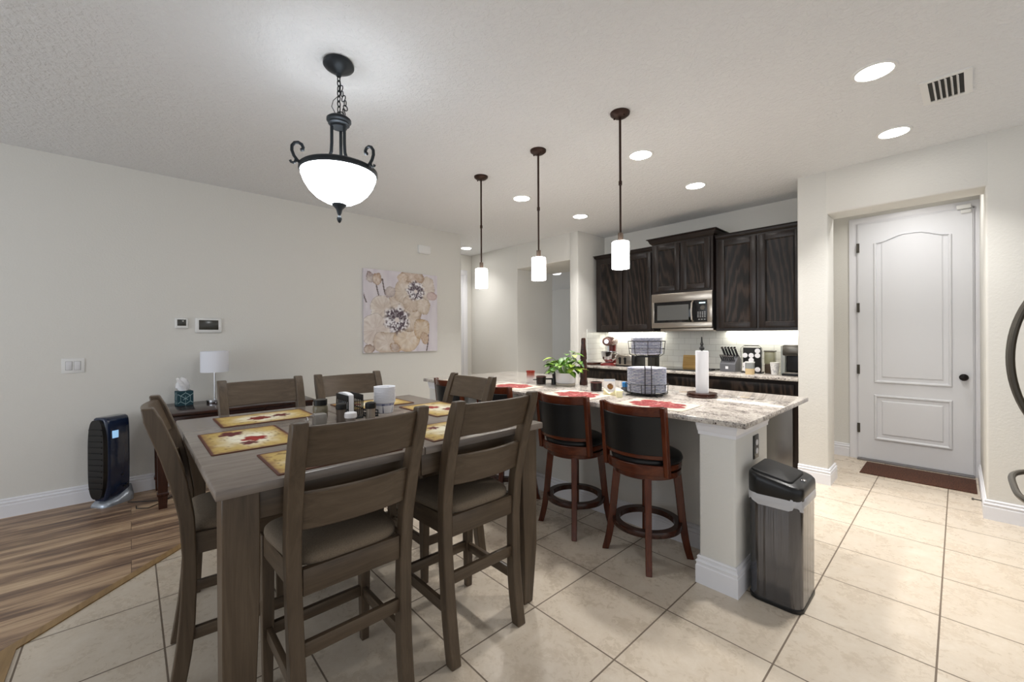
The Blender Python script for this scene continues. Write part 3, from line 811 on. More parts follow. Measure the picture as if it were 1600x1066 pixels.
# cup stack
def cupcol(a, z, r):
    k = z/.062; u = (a*5/(2*PI)) % 1
    d = abs(u-.5)+abs(k-.42)*.62
    if .2 < d < .29: return S(66, 72, 108)
    if d < .17: return S(206, 206, 212)
    if .72 < k < .93: return S(138, 143, 176) if (a*9) % 1 > .3 else S(196, 198, 212)
    return S(240, 240, 244)
cupP = [(.001, .001), (.042, .001), (.044, 0)]+[(.044+.012*i/18, .062*i/18) for i in range(1, 19)]+[(.061, .0625), (.0622, .065), (.061, .0675), (.0566, .066), (.0449, .003), (.001, .003)]
cups = None
for i in range(10):
    lab = 'bottom paper cup of the stack showing full diamond pattern' if i == 0 else 'topmost paper cup on the diamond pattern stack' if i == 9 else 'patterned paper cup in the middle of the stack'
    if cups is None:
        b = B(); b.lathe(cupP, 120, colf=cupcol); cups = b.done('paper_cup', COLA, loc=(-2.29, 1.096, TZ)); tag(cups, lab, 'cup', 'stacked paper cups')
    else:
        c = cups.copy(); COL.objects.link(c); c.location.z = TZ+.0093*i; c.rotation_euler.z = i*.05; c['label'] = lab

# napkin holder
t = thing('napkin_holder', 'black napkin holder with slatted sides on dining table', 'napkin holder', (-2.29, .89, TZ), 0)
b = B(); b.box(-.085, -.042, 0, .085, .042, .006, .002); b.done('base', BLKM, t)
for s in (-1, 1):
    b = B()
    b.box(-.085, s*.04-.003, .095, .085, s*.04+.003, .128, .002); b.box(-.085, s*.04-.003, .05, .085, s*.04+.003, .056)
    for i in range(8): b.box(-.085+i*.0235, s*.04-.0025, .003, -.0795+i*.0235, s*.04+.0025, .1)
    b.done('slatted_side', BLKM, t)
b = B(); b.prism([(-.078, .007), (.078, .007), (.078, .115)]+[(.078*math.cos(PI*i/12), .126+.012*math.sin(PI*i/12)) for i in range(1, 12)]+[(-.078, .124)], 'y', -.034, -.008)
tag(b.done('paper_napkins', PAPER, loc=(-2.29, .89, TZ), rz=0), 'white paper napkins standing in black holder', 'napkins')
def shaker(loc, label, body, capm, h=.075, r=.024, caph=.03):
    t = thing('shaker', label, 'shaker', loc, 0, 'seasoning shakers on dining table')
    b = B(); b.lathe([(.001, 0), (r, 0), (r*1.03, .004), (r*.9, h*.6), (r*.93, h), (.001, h)], 24); b.done('body', body, t)
    b = B(); b.lathe([(.001, h-.001), (r*1.1, h-.001), (r*1.15, h+caph*.3), (r*1.08, h+caph*.85), (r*.7, h+caph), (.001, h+caph)], 24); b.done('cap', capm, t)
SALT = mat('shaker_body', srgb(112, 102, 94), .15, .3)
shaker((-2.17, .80, TZ), 'black-capped shaker in front of napkin holder near the clear jar', SALT, BLACK, .07)
shaker((-2.12, .935, TZ), 'black-capped silver mill on the cup stack side of napkin holder', STEEL, BLACK, .065, .025, .032)
shaker((-2.02, .79, TZ), 'white-capped shaker nearest the big chair back', mat('salt_glass', srgb(120, 112, 106), .1), WCER, .05, .026, .026)
t = thing('glass_jar', 'squat clear jar with black lid beside napkin holder', 'jar', (-2.38, .765, TZ))
b = B(); b.lathe([(.001, 0), (.035, 0), (.038, .006), (.038, .06), (.03, .072), (.001, .072)], 24); b.done('body', mat('jar_amber', srgb(120, 112, 92), .1), t)
b = B(); b.lathe([(.001, .07), (.035, .07), (.035, .1), (.001, .1)], 24); b.done('lid', BLACK, t)
t = thing('spice_jar', 'small clear jar with chrome wire rings beside shakers', 'jar', (-2.19, .70, TZ))
b = B(); b.box(-.028, -.028, 0, .028, .028, .058, .006); b.done('body', mat('jar_frost', srgb(140, 136, 130), .12), t)
b = B(); b.tube(arc((0, -.03), .014, 0, 2*PI, 16, .05)[:-1], .0025, 6, True); b.tube([(p[0], -.06, p[1]+.03) for p in [(.016*math.cos(a*PI/8), .016*math.sin(a*PI/8)) for a in range(16)]], .0022, 6, True); b.done('wire_ring', CHROME, t)
b = B()
for z in (.016, .034):
    b.tube([(-.034, -.028, z), (.034, -.028, z), (.034, .028, z), (-.034, .028, z)], .0028, 6, True)
for x, y in ((-.034, -.028), (.034, -.028), (.034, .028), (-.034, .028)): b.cyl((x, y, 0), (x, y, .035), .0028, n=6)
b.box(-.034, -.028, 0, .034, .028, .008)
tag(b.done('packet_tray', BLKM, loc=(-2.235, .985, TZ)), 'low black wire tray between napkin holder and cups', 'tray')

# ------------------------------------------------------------------ island
IX0, IX1, IY0, IY1 = -3.82, -.722, 2.257, 3.52
t = thing('kitchen_island', 'long island with cream plaster columns and knee wall', 'kitchen island', (0, 0, 0))
def ccw(x0, x1, y0, y1): return [(x0, y0), (x1, y0), (x1, y1), (x0, y1)]
def colm(x0, x1, y0, y1):
    b = B(); b.box(x0, y0, 0, x1, y1, .8835, .012, 3); b.done('column', WALL, t)
    b = B(); b.sweep(ccw(x0, x1, y0, y1), [(0, .815), (.003, .816), (.0035, .834), (.006, .838), (.010, .862), (.012, .868), (.012, .8835), (0, .8835)], closed=True); b.done('column_capital', TRIM, t, smooth=25)
    b = B(); b.sweep(ccw(x0, x1, y0, y1), BP[:1]+[(o*.85, z*1.06) for o, z in BP[1:]], closed=True); b.done('column_base', TRIM, t, smooth=25)
colm(-.972, -.785, 2.295, 2.82)
colm(-3.76, -3.575, 2.295, 2.82)
b = B(); b.box(-3.58, 2.66, 0, -.97, 2.82, .8835); b.done('knee_wall', WALL, t)
b = B(); b.sweep([(-3.575, 2.66), (-.972, 2.66)], BP); b.done('knee_wall_baseboard', TRIM, t, smooth=25)
b = B(); b.box(-3.74, 2.82, .1, -.80, 3.44, .8835); b.box(-3.74, 2.82, 0, -.80, 3.38, .1); b.done('cabinet_body', OAKP, t)
b = B(); b.box(-.802, 2.825, .02, -.792, 3.41, .8835, .002); part_label(b.done('end_panel', PANEL, t), 'dark metallic grey end panel')
for i in range(5):
    x0 = -3.72+i*.584
    b = B(); b.box(x0, 3.44, .13, x0+.56, 3.46, .86, .004); b.done('cabinet_door', OAK, t)
b = B(); b.box(IX0, IY0, .884, IX1, IY1, .914, .005, 2)
tag(b.done('island_countertop', GRAN), 'speckled granite slab topping the island', 'countertop')
t2 = thing('electrical_outlet', 'black outlet plate with white sockets on island column', 'outlet', (-.785, 2.603, .725))
b = B(); b.box(0, -.042, -.066, .006, .042, .066, .002); b.done('cover_plate', BLACK, t2)
for z in (-.024, .024):
    b = B(); b.cyl((.004, .004, z), (.009, .004, z), .017, n=20); b.done('socket', WCER, t2)

# bar stools
def make_stool(label):
    t = thing('bar_stool', label, 'bar stool', (0, 0, 0), 0, 'bar stools along the island')
    LR = -.25  # leg twist
    for k in range(4):
        a = PI/4+k*PI/2+LR
        P = []
        for z, r, w in ((0, .252, .02), (.05, .238, .021), (.12, .223, .021), (.25, .205, .022), (.4, .19, .023), (.53, .176, .024)):
            ca, sa = math.cos(a), math.sin(a); c = Vector((r*ca, r*sa, z)); d = Vector((ca, sa, 0))*w; e = Vector((-sa, ca, 0))*w*.85
            P.append([c-d-e, c+d-e, c+d+e, c-d+e])
        b = B(); b.loft(P); b.done('leg', CHZ, t, smooth=25, bevel=.004)
    b = B(); b.lathe([(.165, .185), (.205, .185), (.207, .188), (.207, .217), (.205, .22), (.165, .22), (.165, .185)], 48, cap=False); b.done('foot_ring', CHDK, t)
    b = B(); b.lathe([(.001, .515), (.185, .515), (.2, .522), (.203, .555), (.001, .555)], 48); b.done('seat_base', CHX, t)
    b = B(); b.lathe([(.001, .555), (.12, .555), (.12, .565), (.001, .565)], 32); b.done('swivel_plate', BLKM, t)
    b = B(); b.lathe([(.001, .565), (.2, .565), (.206, .572), (.206, .6), (.001, .6)], 48); b.done('seat_frame', CHX, t)
    b = B(); b.lathe([(.19, .598), (.206, .603), (.212, .62), (.205, .64), (.18, .652), (.1, .66), (.001, .661)], 48, cap=True); b.done('seat_cushion', LEATH, t, smooth=60)
    # back : facing +y, back at -y ; curved plan, leaning outwards
    def bk(x, z):
        lean = .045*(z-.55)/.4
        return -.105-.10*(1-(x/.21)**2)**.8*1.0-lean if abs(x) < .21 else -.105-lean
    def panel(z0, z1, th, xm, name, m, dz=0, bow=0):
        secs = []
        for i in range(17):
            x = -xm+2*xm*i/16
            secs.append([(x, bk(x, z0)-th/2, z0), (x, bk(x, z0)+th/2, z0), (x, bk(x, z1)+th/2, z1+dz*abs(x/xm)**2), (x, bk(x, z1)-th/2, z1+dz*abs(x/xm)**2)])
        b = B(); b.loft(secs); b.done(name, m, t, smooth=40, bevel=.004)
    panel(.895, .95, .022, .196, 'top_rail', CHX, .006)
    panel(.672, .897, .034, .19, 'leather_pad', LEATH)
    panel(.648, .674, .022, .19, 'lower_rail', CHX)
    panel(.552, .612, .02, .19, 'skirt_rail', CHX)
    for s in (-1, 1):
        secs = []
        for z in (.55, .65, .75, .85, .952):
            x = s*.2; y = bk(s*.19, z); secs.append([(x-.014, y-.02, z), (x+.014, y-.02, z), (x+.014, y+.02, z), (x-.014, y+.02, z)])
        b = B(); b.loft(secs); b.done('back_post', CHZ, t, smooth=25, bevel=.004)
    return t
s0 = make_stool('cherry bar stool with black leather back nearest the trash can')
s0.location = (-1.325, 2.362, 0); s0.rotation_euler.z = .02
dup(s0, (-1.885, 2.362, 0), .1, 'cherry bar stool with black leather back, second from the trash can')
dup(s0, (-2.60, 2.362, 0), 0, 'cherry bar stool third from the trash can, mostly behind dining chair back')
dup(s0, (-3.255, 2.362, 0), 0, 'cherry bar stool at far end of island, farthest from trash can')

# red leaf placemats on island
def redmat(u, v, seed):
    du, dv = (u-.5)*1.36, (v-.5); r = math.hypot(du, dv); a = math.atan2(dv, du)
    R_ = .46*(.74+.26*abs(math.cos(3.5*a+seed))**.6)*(1+.18*(vn(a*6+seed, 3)-.5))*(1+.25*abs(math.cos(a)))
    c = mixc(S(222, 212, 196), S(200, 184, 164), vn(u*30, v*30))
    if r < R_:
        c = mixc(S(150, 44, 42), S(120, 34, 36), vn(u*12+seed, v*12))
        if abs(math.sin(3.5*a+seed+PI/2))*r < .012 or vn(u*22, v*16+seed) > .88: c = S(206, 150, 140)
    return c
def imat(loc, rz, label, seed):
    b = B(); b.col = S(206, 192, 172); W, Hh = .44, .31
    b.box(-W/2, -Hh/2, 0, W/2, Hh/2, .0025)
    painted(b, W, Hh, 72, 52, lambda u, v: redmat(u, v, seed), lambda u, v: (-W/2+W*u, -Hh/2+Hh*v, .0029))
    tag(b.done('placemat', COLA, loc=loc, rz=rz, smooth=0), label, 'placemat', 'red leaf placemats on island')
imat((-1.31, 2.475, .914), .03, 'red leaf placemat in front of stool nearest trash can', 1)
imat((-1.945, 2.46, .914), .03, 'red leaf placemat between potted plant and second stool', 4)
imat((-2.66, 2.47, .914), 0, 'red leaf placemat in front of small red and white jar', 7)
imat((-3.3, 2.46, .914), 0, 'red leaf placemat at far end of island behind dining chair', 9)

# potted plant
t = thing('potted_plant', 'green pothos plant in white ceramic pot on island', 'plant', (-2.388, 2.86, .914))
b = B(); b.lathe([(.001, 0), (.08, 0), (.086, .004), (.087, .018), (.08, .02), (.001, .02)], 36); part_label(b.done('saucer', mat('pot_saucer', srgb(196, 186, 172), .4), t), 'tan saucer')
b = B(); b.lathe([(.001, .02), (.08, .02), (.088, .026), (.092, .112), (.086, .112), (.083, .1), (.001, .1)], 36); b.done('pot', WCER, t)
b = B(); b.lathe([(.001, .1), (.083, .1), (.001, .104)], 24); b.done('soil', mat('soil', srgb(50, 38, 28), .95), t)
b = B(); rl = random.Random(11)
stems = B()
def leaf(b, base, d, up, L, Wd, col):
    d = Vector(d).normalized(); up = Vector(up); s = d.cross(up).normalized(); u2 = s.cross(d).normalized()
    V = []; C = []
    prof = [(0, .12), (.08, .62), (.25, .98), (.45, 1), (.65, .78), (.85, .38), (1, .02)]
    for tt, w in prof:
        c = Vector(base)+d*L*tt-u2*L*.35*tt*tt
        for k in (-1, 0, 1): V.append(c+s*Wd*w*k*.5+u2*(abs(k)*.12*Wd*w)); C.append(mixc(col, S(190, 205, 90), .35*(1-abs(k))*rl.random()))
    F = [(i*3+k, i*3+k+1, (i+1)*3+k+1, (i+1)*3+k) for i in range(6) for k in (0, 1)]
    b.faces(V, F, C)
for i in range(80):
    a = rl.uniform(0, 2*PI); el = rl.uniform(-.15, 1.25); r0 = rl.uniform(.01, .06)
    if abs(a-.88) < .45: continue
    ln = rl.uniform(.06, .125)*(1.25 if el > .6 else 1.05)
    p0 = Vector((r0*math.cos(a), r0*math.sin(a), .1))
    tip = p0+Vector((math.cos(a)*math.cos(el)*ln, math.sin(a)*math.cos(el)*ln, .045+math.sin(el)*ln))
    mid = (p0+tip)/2+Vector((0, 0, .04))
    stems.tube([p0, mid, tip], .0022, 5)
    col = S(*rl.choice([(52, 104, 26), (80, 132, 34), (112, 158, 46), (38, 84, 24), (146, 174, 66), (66, 120, 36)]))
    aa = a+rl.uniform(-.7, .7)
    leaf(b, tip, (math.cos(aa), math.sin(aa), rl.uniform(-.5, .5)), (0, 0, 1), rl.uniform(.065, .1), rl.uniform(.048, .072), col)
b.done('foliage', LEAF, t, smooth=60)
stems.done('stem', mat('stem_green', srgb(96, 130, 50), .5), t)

# other things on the island
b = B()
def cand(a, z, r): return mixc(S(156, 82, 66), S(210, 203, 200), smoothstep(.085, .03, z)) if z < .095 else S(150, 48, 34)
b.lathe([(.001, 0), (.036, 0), (.038, .004)]+[(.038, .01*i) for i in range(1, 10)]+[(.042, .1), (.042, .112), (.036, .112), (.034, .1), (.001, .098)], 32, colf=cand)
tag(b.done('candle_jar', COLG, loc=(-2.755, 2.785, .914)), 'small jar fading from red rim to white on island', 'candle')
def mug(loc, rz, label, handle):
    t = thing('mug', label, 'mug', loc, rz, 'dark mugs on island')
    b = B(); b.lathe([(.001, 0), (.04, 0), (.044, .004), (.046, .07), (.041, .07), (.039, .01), (.001, .008)], 28); b.done('cup_body', mat('mug_dark', srgb(34, 26, 24), .25), t)
    b = B(); b.lathe([(.041, .066), (.0475, .066), (.0475, .073), (.041, .073)], 28, cap=False); b.done('rim', mat('mug_rim', srgb(120, 84, 74), .3), t)
    if handle:
        b = B(); b.box(.04, -.012, .04, .135, .012, .052, .004); b.box(-.075, -.008, .036, -.04, .008, .044, .003); b.done('handle', BLKM, t)
    else:
        b = B(); b.tube([(0, .044, .055), (0, .07, .05), (0, .072, .025), (0, .043, .015)], .006, 8); b.done('handle', BLKM, t)
mug((-2.61, 2.775, .914), .85, 'dark pot with long flat handle beside red and white jar', True)
mug((-1.972, 2.74, .914), 0, 'short dark mug beside small photo card on island', False)
b = B(); b.lathe([(.001, 0), (.026, 0), (.024, .04), (.014, .06), (.018, .09), (.001, .1)], 16)
b.tube([(.012, 0, .085), (-.0, 0, .12), (-.03, -.01, .13)], .008, 8)
tag(b.done('figurine', BLACK, loc=(-2.50, 2.83, .914)), 'small black figurine next to white plant pot', 'figurine')
t = thing('pepper_mill', 'tall slim dark wooden pepper mill behind potted plant', 'pepper mill', (-2.285, 2.985, .914))
b = B(); b.lathe([(.001, 0), (.036, 0), (.037, .02), (.03, .06), (.032, .12), (.03, .2), (.024, .225), (.03, .232), (.03, .26), (.001, .262)], 28); b.done('body', CHDK, t)
b = B(); b.lathe([(.001, .262), (.029, .262), (.029, .285), (.024, .32), (.02, .37), (.021, .4), (.017, .42), (.001, .425)], 28); b.done('head', CHDK, t)
def photo(u, v):
    c = S(226, 220, 214)
    if ell(u, v, .55, .35, .28, .28, 0) < 1: c = mixc(S(150, 104, 48), S(70, 46, 30), vn(u*9, v*9))
    if v > .82: c = S(190, 196, 204)
    return c
b = B(); b.col = S(220, 218, 214); Mp = rotM('X', -.25)
b.box(-.045, -.003, 0, .045, .003, .095, M=Mp); painted(b, 1, 1, 20, 20, photo, lambda u, v: Mp @ Vector((-.042+.084*u, -.0036, .004+.088*v))); b.box(-.02, .0, 0, .02, .04, .004)
tag(b.done('photo_card', COLA, loc=(-1.885, 2.80, .916), rz=.75, smooth=0), 'small standing card with brown picture on island', 'card')
t = thing('ornament_boat', 'small blue and white boat ornament beside plate basket', 'ornament', (-1.775, 2.895, .914), .8)
b = B(); b.loft([[(-.06, -.012, .02), (-.06, .012, .02), (-.06, .012, .03), (-.06, -.012, .03)], [(-.03, -.02, 0), (-.03, .02, 0), (-.03, .028, .035), (-.03, -.028, .035)], [(.04, -.02, 0), (.04, .02, 0), (.04, .028, .035), (.04, -.028, .035)], [(.06, -.004, .012), (.06, .004, .012), (.065, .006, .04), (.065, -.006, .04)]]); b.done('hull', mat('boat_grey', srgb(90, 92, 96), .4), t)
b = B(); b.box(-.05, -.02, .034, -.01, .02, .075, .008); b.done('cabin', mat('boat_blue', srgb(48, 128, 190), .4), t)
b = B(); b.box(-.005, -.018, .034, .05, .018, .055, .006); b.done('deck_house', WCER, t)
b = B(); b.cyl((.02, 0, .05), (.02, 0, .12), .005, n=8); b.done('mast', mat('mast_red', srgb(150, 50, 40), .4), t)
for i, (x, y, r) in enumerate(((-1.765, 2.625, .4), (-1.672, 2.60, 2.2))):
    b = B(); secs = []
    for k in range(9):
        s = -1+k/4; secs.append([Vector((.045*s, -.02, .0)), Vector((.045*s, .02, 0)), Vector((.045*s, .024, .01+.035*abs(s)**1.3)), Vector((.045*s, -.024, .01+.035*abs(s)**1.3))])
    b.loft(secs)
    tag(b.done('creamer_cup', mat('cream_yellow', srgb(240, 232, 190), .5), loc=(x, y, .914), rz=r), ('pale yellow curved dish in front of photo card', 'pale yellow curved dish touching the plate basket')[i], 'dish')

# two tier basket with plates
BC = (-1.585, 2.835)
t = thing('plate_basket', 'two-tier black wire basket holding patterned paper plates', 'basket', (BC[0], BC[1], .914), .58)
def ringp(r, z, n=40, c=(0, 0)): return [(c[0]+r*math.cos(2*PI*i/n), c[1]+r*math.sin(2*PI*i/n), z) for i in range(n)]
b = B(); 
for z, r in ((.012, .11), (.02, .148), (.085, .152)): b.tube(ringp(r, z), .0028, 6, True)
for k in range(10):
    a = 2*PI*k/10; b.tube([(.02*math.cos(a), .02*math.sin(a), .012), (.11*math.cos(a), .11*math.sin(a), .012), (.148*math.cos(a), .148*math.sin(a), .025), (.152*math.cos(a), .152*math.sin(a), .085)], .0025, 6)
b.done('lower_basket', BLKM, t)
for k in range(4):
    a = 2*PI*k/4+.4; b = B(); b.tube([(.11*math.cos(a), .11*math.sin(a), .012), (.14*math.cos(a), .14*math.sin(a), .004), (.165*math.cos(a), .165*math.sin(a), .003)], .0035, 6); b.done('foot', BLKM, t)
for s in (-1, 1):
    b = B(); b.tube([(s*.022, -.158, .02), (s*.022, -.158, .2), (s*.022, -.11, .285), (s*.022, -.1, .288)], .0035, 6); b.done('upright_rod', BLKM, t)
b = B()
TO = (0, 0)
for z, r in ((.285, .09), (.345, .128), (.40, .132)): b.tube(ringp(r, z), .0028, 6, True)
for k in range(8):
    a = 2*PI*k/8; b.tube([(.0, 0, .285), (.09*math.cos(a), .09*math.sin(a), .285), (.122*math.cos(a), .122*math.sin(a), .305), (.132*math.cos(a), .132*math.sin(a), .40)], .0025, 6)
b.done('upper_basket', BLKM, t)
def toile(a, z, r):
    s = vn(a*9+60, r*130+z*300)
    return mixc(S(232, 232, 240), S(70, 86, 160), smoothstep(.5, .75, s)*(.9 if z > .006 else .35))
def edgec(a, z, r):
    return mixc(S(230, 231, 237), S(150, 156, 184), vn(a*40, z*200+r*90)) 
def plates(n, r, z0, dz, grp, lab):
    first = None
    for i in range(n):
        nm = lab[0] if i == n-1 else lab[2] if i == 0 else lab[1]
        if first is None:
            b = B(); prof = [(.001, .003), (r*.68, .002), (r*.72, 0), (r*.99, dz*.55), (r, dz*1.0), (r*.97, dz*1.05), (r*.85, dz*.9), (r*.72, .006), (r*.4, .006), (.001, .006)]
            b.lathe(prof, 72, colf=lambda a, z, rr: toile(a, z, rr) if rr < r*.9 else edgec(a, z, rr))
            first = b.done('paper_plate', COLA, loc=(BC[0], BC[1], z0)); tag(first, nm, 'plate', grp)
        else:
            c = first.copy(); COL.objects.link(c); c.location.z = z0+dz*.9*i; c.rotation_euler.z = i*1.1; c['label'] = nm
plates(16, .140, .935, .0125, 'large paper plates in lower basket', ('topmost large blue and white plate in lower basket tier', 'large blue patterned plate in middle of the lower stack', 'bottom large blue patterned plate of lower basket tier'))
plates(10, .114, 1.216, .0135, 'small paper plates in upper basket', ('topmost small blue and white plate in upper basket tier', 'small blue patterned plate in middle of the upper stack', 'bottom small blue patterned plate of upper basket tier'))

# paper towel holder
t = thing('paper_towel_holder', 'dark wood paper towel stand with black finial on island', 'paper towel holder', (-1.255, 3.02, .914))
b = B(); b.lathe([(.001, 0), (.1, 0), (.104, .006), (.104, .014), (.097, .018), (.1, .022), (.1, .03), (.001, .03)], 48); b.done('base', CHDK, t)
b = B(); b.cyl((0, 0, .03), (0, 0, .345), .006, n=10); b.lathe([(.006, .335), (.016, .338), (.018, .35), (.01, .36), (.007, .37), (.013, .378), (.006, .392), (.004, .43), (.001, .432)], 20); b.done('rod', BLKM, t)
b = B(); b.lathe([(.017, .0), (.041, .0), (.042, .004), (.042, .296), (.041, .3), (.017, .3), (.017, .0)], 40, cap=False)
b.box(.038, -.01, .003, .043, .012, .297)
tag(b.done('paper_towel_roll', PAPER, loc=(-1.255, 3.02, .944)), 'white paper towel roll on dark wood stand', 'paper towels')

# ------------------------------------------------------------------ trash can
t = thing('trash_can', 'tall stainless trash can with black lid beside island column', 'trash can', (-.632, 2.512, 0), 0)
def rr3(k, z, x0=-.118, y0=-.155, x1=.118, y1=.155, r=.05): return [Vector((x*k, y*k, z)) for x, y in rrect(x0, y0, x1, y1, r, 8)]
b = B(); b.rings([rr3(.985, .0), rr3(1.01, .003), rr3(1.012, .018), rr3(.99, .022)]); b.done('base', BLACK, t)
b = B(); b.rings([rr3(.985, .02), rr3(.99, .3), rr3(1, .55)]); b.done('body', STEELV, t, smooth=50)
b = B(); R = []
for i, (k, z) in enumerate(((1.022, .505), (1.032, .515), (1.042, .53), (1.034, .55), (1.01, .562))):
    q = rr3(k, z); m = len(q)
    R.append([p+Vector((.004*math.sin(j*2.3+i), .004*math.cos(j*1.7+i*2), (.012 if i == 0 else .004)*math.sin(j*.9+i*.5))) for j, p in enumerate(q)])
b.rings(R, cap=False); part_label(b.done('bin_liner', BAG, t, smooth=80), 'white plastic bag edge')
b = B()
def lid(k, zf):
    return [Vector((x*k, y*k, zf(x))) for x, y in rrect(-.12, -.158, .12, .158, .052, 8)]
ltop = lambda d: (lambda x: .633-.19*x+d)
b.rings([lid(1.0, lambda x: .546), lid(1.02, lambda x: .55), lid(1.025, ltop(-.03)), lid(1.01, ltop(-.01)), lid(.95, ltop(0))]); b.done('lid', BLACK, t, smooth=50)
b = B(); FL = [(x, y) for x, y in rrect(-.112, -.128, .072, .128, .03, 6)]
b.rings([[Vector((x*k, y*k, ltop(d)(x*k))) for x, y in FL] for k, d in ((1, -.004), (1, .006), (.97, .01))]); b.done('lid_flap', BLKM, t, smooth=50)
b = B(); b.lathe([(.001, 0), (.013, 0), (.013, .004), (.009, .006), (.001, .006)], 20, (.093, -.0, .6145)); b.done('sensor_button', CHROME, t)

# ------------------------------------------------------------------ kitchen back run
KX0, KX1, KYB, KYF = -3.63, -1.03, 5.27, 4.64
units = [(-3.62, -2.662, 'dark oak base cabinet below mixer and toaster', 2), (-2.66, -1.902, 'dark oak base cabinet below the glass cooktop', 1), (-1.9, -1.035, 'dark oak base cabinet below knife block and coffee maker', 2)]
for x0, x1, lab, nd in units:
    t = thing('base_cabinet', lab, 'cabinet', ((x0+x1)/2, KYB, 0), 0, 'dark base cabinets')
    w = (x1-x0)/2
    b = B(); b.box(-w, -.61, .1, w, -.01, .913); b.box(-w, -.55, 0, w, -.01, .1); b.done('body', OAKP, t)
    b = B(); b.box(-w+.02, -.63, .775, w-.03, -.61, .875, .004, 2); d = b.done('drawer', OAK, t)
    for k in range(nd):
        a0 = -w+.02+k*(2*w-.05)/nd; a1 = a0+(2*w-.05)/nd-.01
        b = B()
        b.box(a0, -.63, .13, a0+.06, -.61, .755, .003); b.box(a1-.06, -.63, .13, a1, -.61, .755, .003); b.box(a0+.06, -.63, .13, a1-.06, -.61, .19, .003); b.box(a0+.06, -.63, .695, a1-.06, -.61, .755, .003); b.box(a0+.055, -.62, .185, a1-.055, -.61, .7)
        b.done('door', OAK, t)
b = B(); b.box(KX0, 4.615, .913, KX1, 5.262, .943, .005)
tag(b.done('kitchen_countertop', GRAN), 'speckled granite counter along tiled kitchen wall', 'countertop')
b = B(); b.box(-2.64, 4.68, .943, -1.92, 5.2, .951, .003)
tag(b.done('cooktop', mat('cooktop_glass', srgb(12, 12, 13), .06)), 'flat black glass cooktop under microwave', 'cooktop')

def upper(x0, x1, z0, z1, yf, lab, crown_out, zt, ret=(0, 0)):
    t = thing('upper_cabinet', lab, 'cabinet', ((x0+x1)/2, KYB, z0), 0, 'dark upper cabinets')
    w = (x1-x0)/2; d = KYB-yf; h = z1-z0
    b = B(); b.box(-w, -d+.02, 0, w, -.0, h); b.done('body', OAKP, t)
    fw = .062
    xs = ((-w+.03, -.012), (.012, w-.03))
    b = B(); b.box(-w, -d+.014, 0, w, -d+.022, h); b.done('face_frame', OAKF, t)
    for a0, a1 in xs:
        z_0, z_1 = .03, h-.025
        b = B()
        b.box(a0, -d-.004, z_0, a0+fw, -d+.014, z_1, .003); b.box(a1-fw, -d-.004, z_0, a1, -d+.014, z_1, .003)
        b.box(a0+fw-.001, -d-.004, z_0, a1-fw+.001, -d+.014, z_0+fw, .003); b.box(a0+fw-.001, -d-.004, z_1-fw, a1-fw+.001, -d+.014, z_1, .003)
        dr = b.done('door', OAKF, t)
        b = B(); q0, q1, r0, r1 = a0+fw, a1-fw, z_0+fw, z_1-fw
        b.rings([[Vector((x, y, z)) for x, y, z in ((q0+o, yy, r0+o), (q1-o, yy, r0+o), (q1-o, yy, r1-o), (q0+o, yy, r1-o))] for o, yy in ((-.002, -d+.013), (-.002, -d-.001), (.004, -d+.001), (.012, -d+.009), (.014, -d+.0095))])
        b.done('door_panel', OAK, dr, smooth=20)
    b = B()
    cp = [(0, h-.007), (.004, h-.007), (.008, h), (.022, h+.012), (crown_out*.7, h+(zt-z1)*.75), (crown_out, h+(zt-z1)*.85), (crown_out, h+zt-z1), (0, h+zt-z1)]
    b.sweep(([(-w, -.001)] if ret[0] else [])+[(-w, -d+.014), (w, -d+.014)]+([(w, -.001)] if ret[1] else []), cp); b.box(-w, -d+.014, h, w, -.001, h+zt-z1-.002)
    b.done('crown_molding', OAKP, t, smooth=25)
    return t
upper(-3.56, -2.665, 1.402, 2.455, 4.945, 'dark oak upper cabinet farthest from white door, above mixer', .035, 2.4985, (1, 0))
upper(-2.655, -1.905, 1.87, 2.507, 4.885, 'raised dark oak upper cabinet directly above microwave', .055, 2.575, (1, 1))
upper(-1.895, -1.032, 1.402, 2.455, 4.945, 'dark oak upper cabinet closest to white door, above knife block', .035, 2.4985)
for x0, x1, lab in ((-3.54, -2.68, 'slim lit strip under cabinet above mixer and toaster'), (-1.88, -1.04, 'slim lit strip under cabinet above knife block')):
    t = thing('cabinet_light', lab, 'strip light', (x0, 5.2415, 1.4018), 0, 'under cabinet strip lights')
    b = B(); b.box(0, -.02, -.007, x1-x0, .02, 0); b.done('housing', WHITE, t)
    b = B(); b.box(.005, -.016, -.0115, x1-x0-.005, .018, -.0065); b.done('diffuser', STRIPL, t)

# microwave
t = thing('microwave', 'stainless over-range microwave with black glass door', 'microwave', (-2.278, KYB, 1.44))
w = .373
b = B(); b.box(-w, -.37, 0, w, -.002, .43); b.done('case', BLKM, t)
b = B()
b.box(-w, -.4, .325, w, -.37, .43, .004); b.box(-w, -.4, .005, w, -.37, .07, .004); b.box(-w, -.4, .07, -w+.035, -.37, .325, .002); b.box(.317, -.4, .07, w, -.37, .325, .002)
b.done('front_frame', STEEL, t)
b = B(); b.box(-w+.035, -.396, .07, .135, -.372, .325, .002); d = b.done('door_glass', mat('microwave_glass', srgb(14, 14, 15), .08), t)
b = B(); b.box(-w+.075, -.3975, .1, .1, -.395, .285); b.done('window', mat('microwave_window', srgb(84, 84, 82), .25), d)
b = B(); b.box(.17, -.397, .07, .317, -.372, .325, .002); d = b.done('control_panel', BLACK, t)
b = B(); b.box(.225, -.3985, .285, .295, -.3965, .3); b.done('display', mat('clock_lit', srgb(200, 225, 230), .3, emit=srgb(200, 230, 235), estr=.8), d)
b = B()
b.cyl((.265, -.402, .235), (.265, -.397, .235), .026, n=24)
b.done('dial', NICKEL, d)
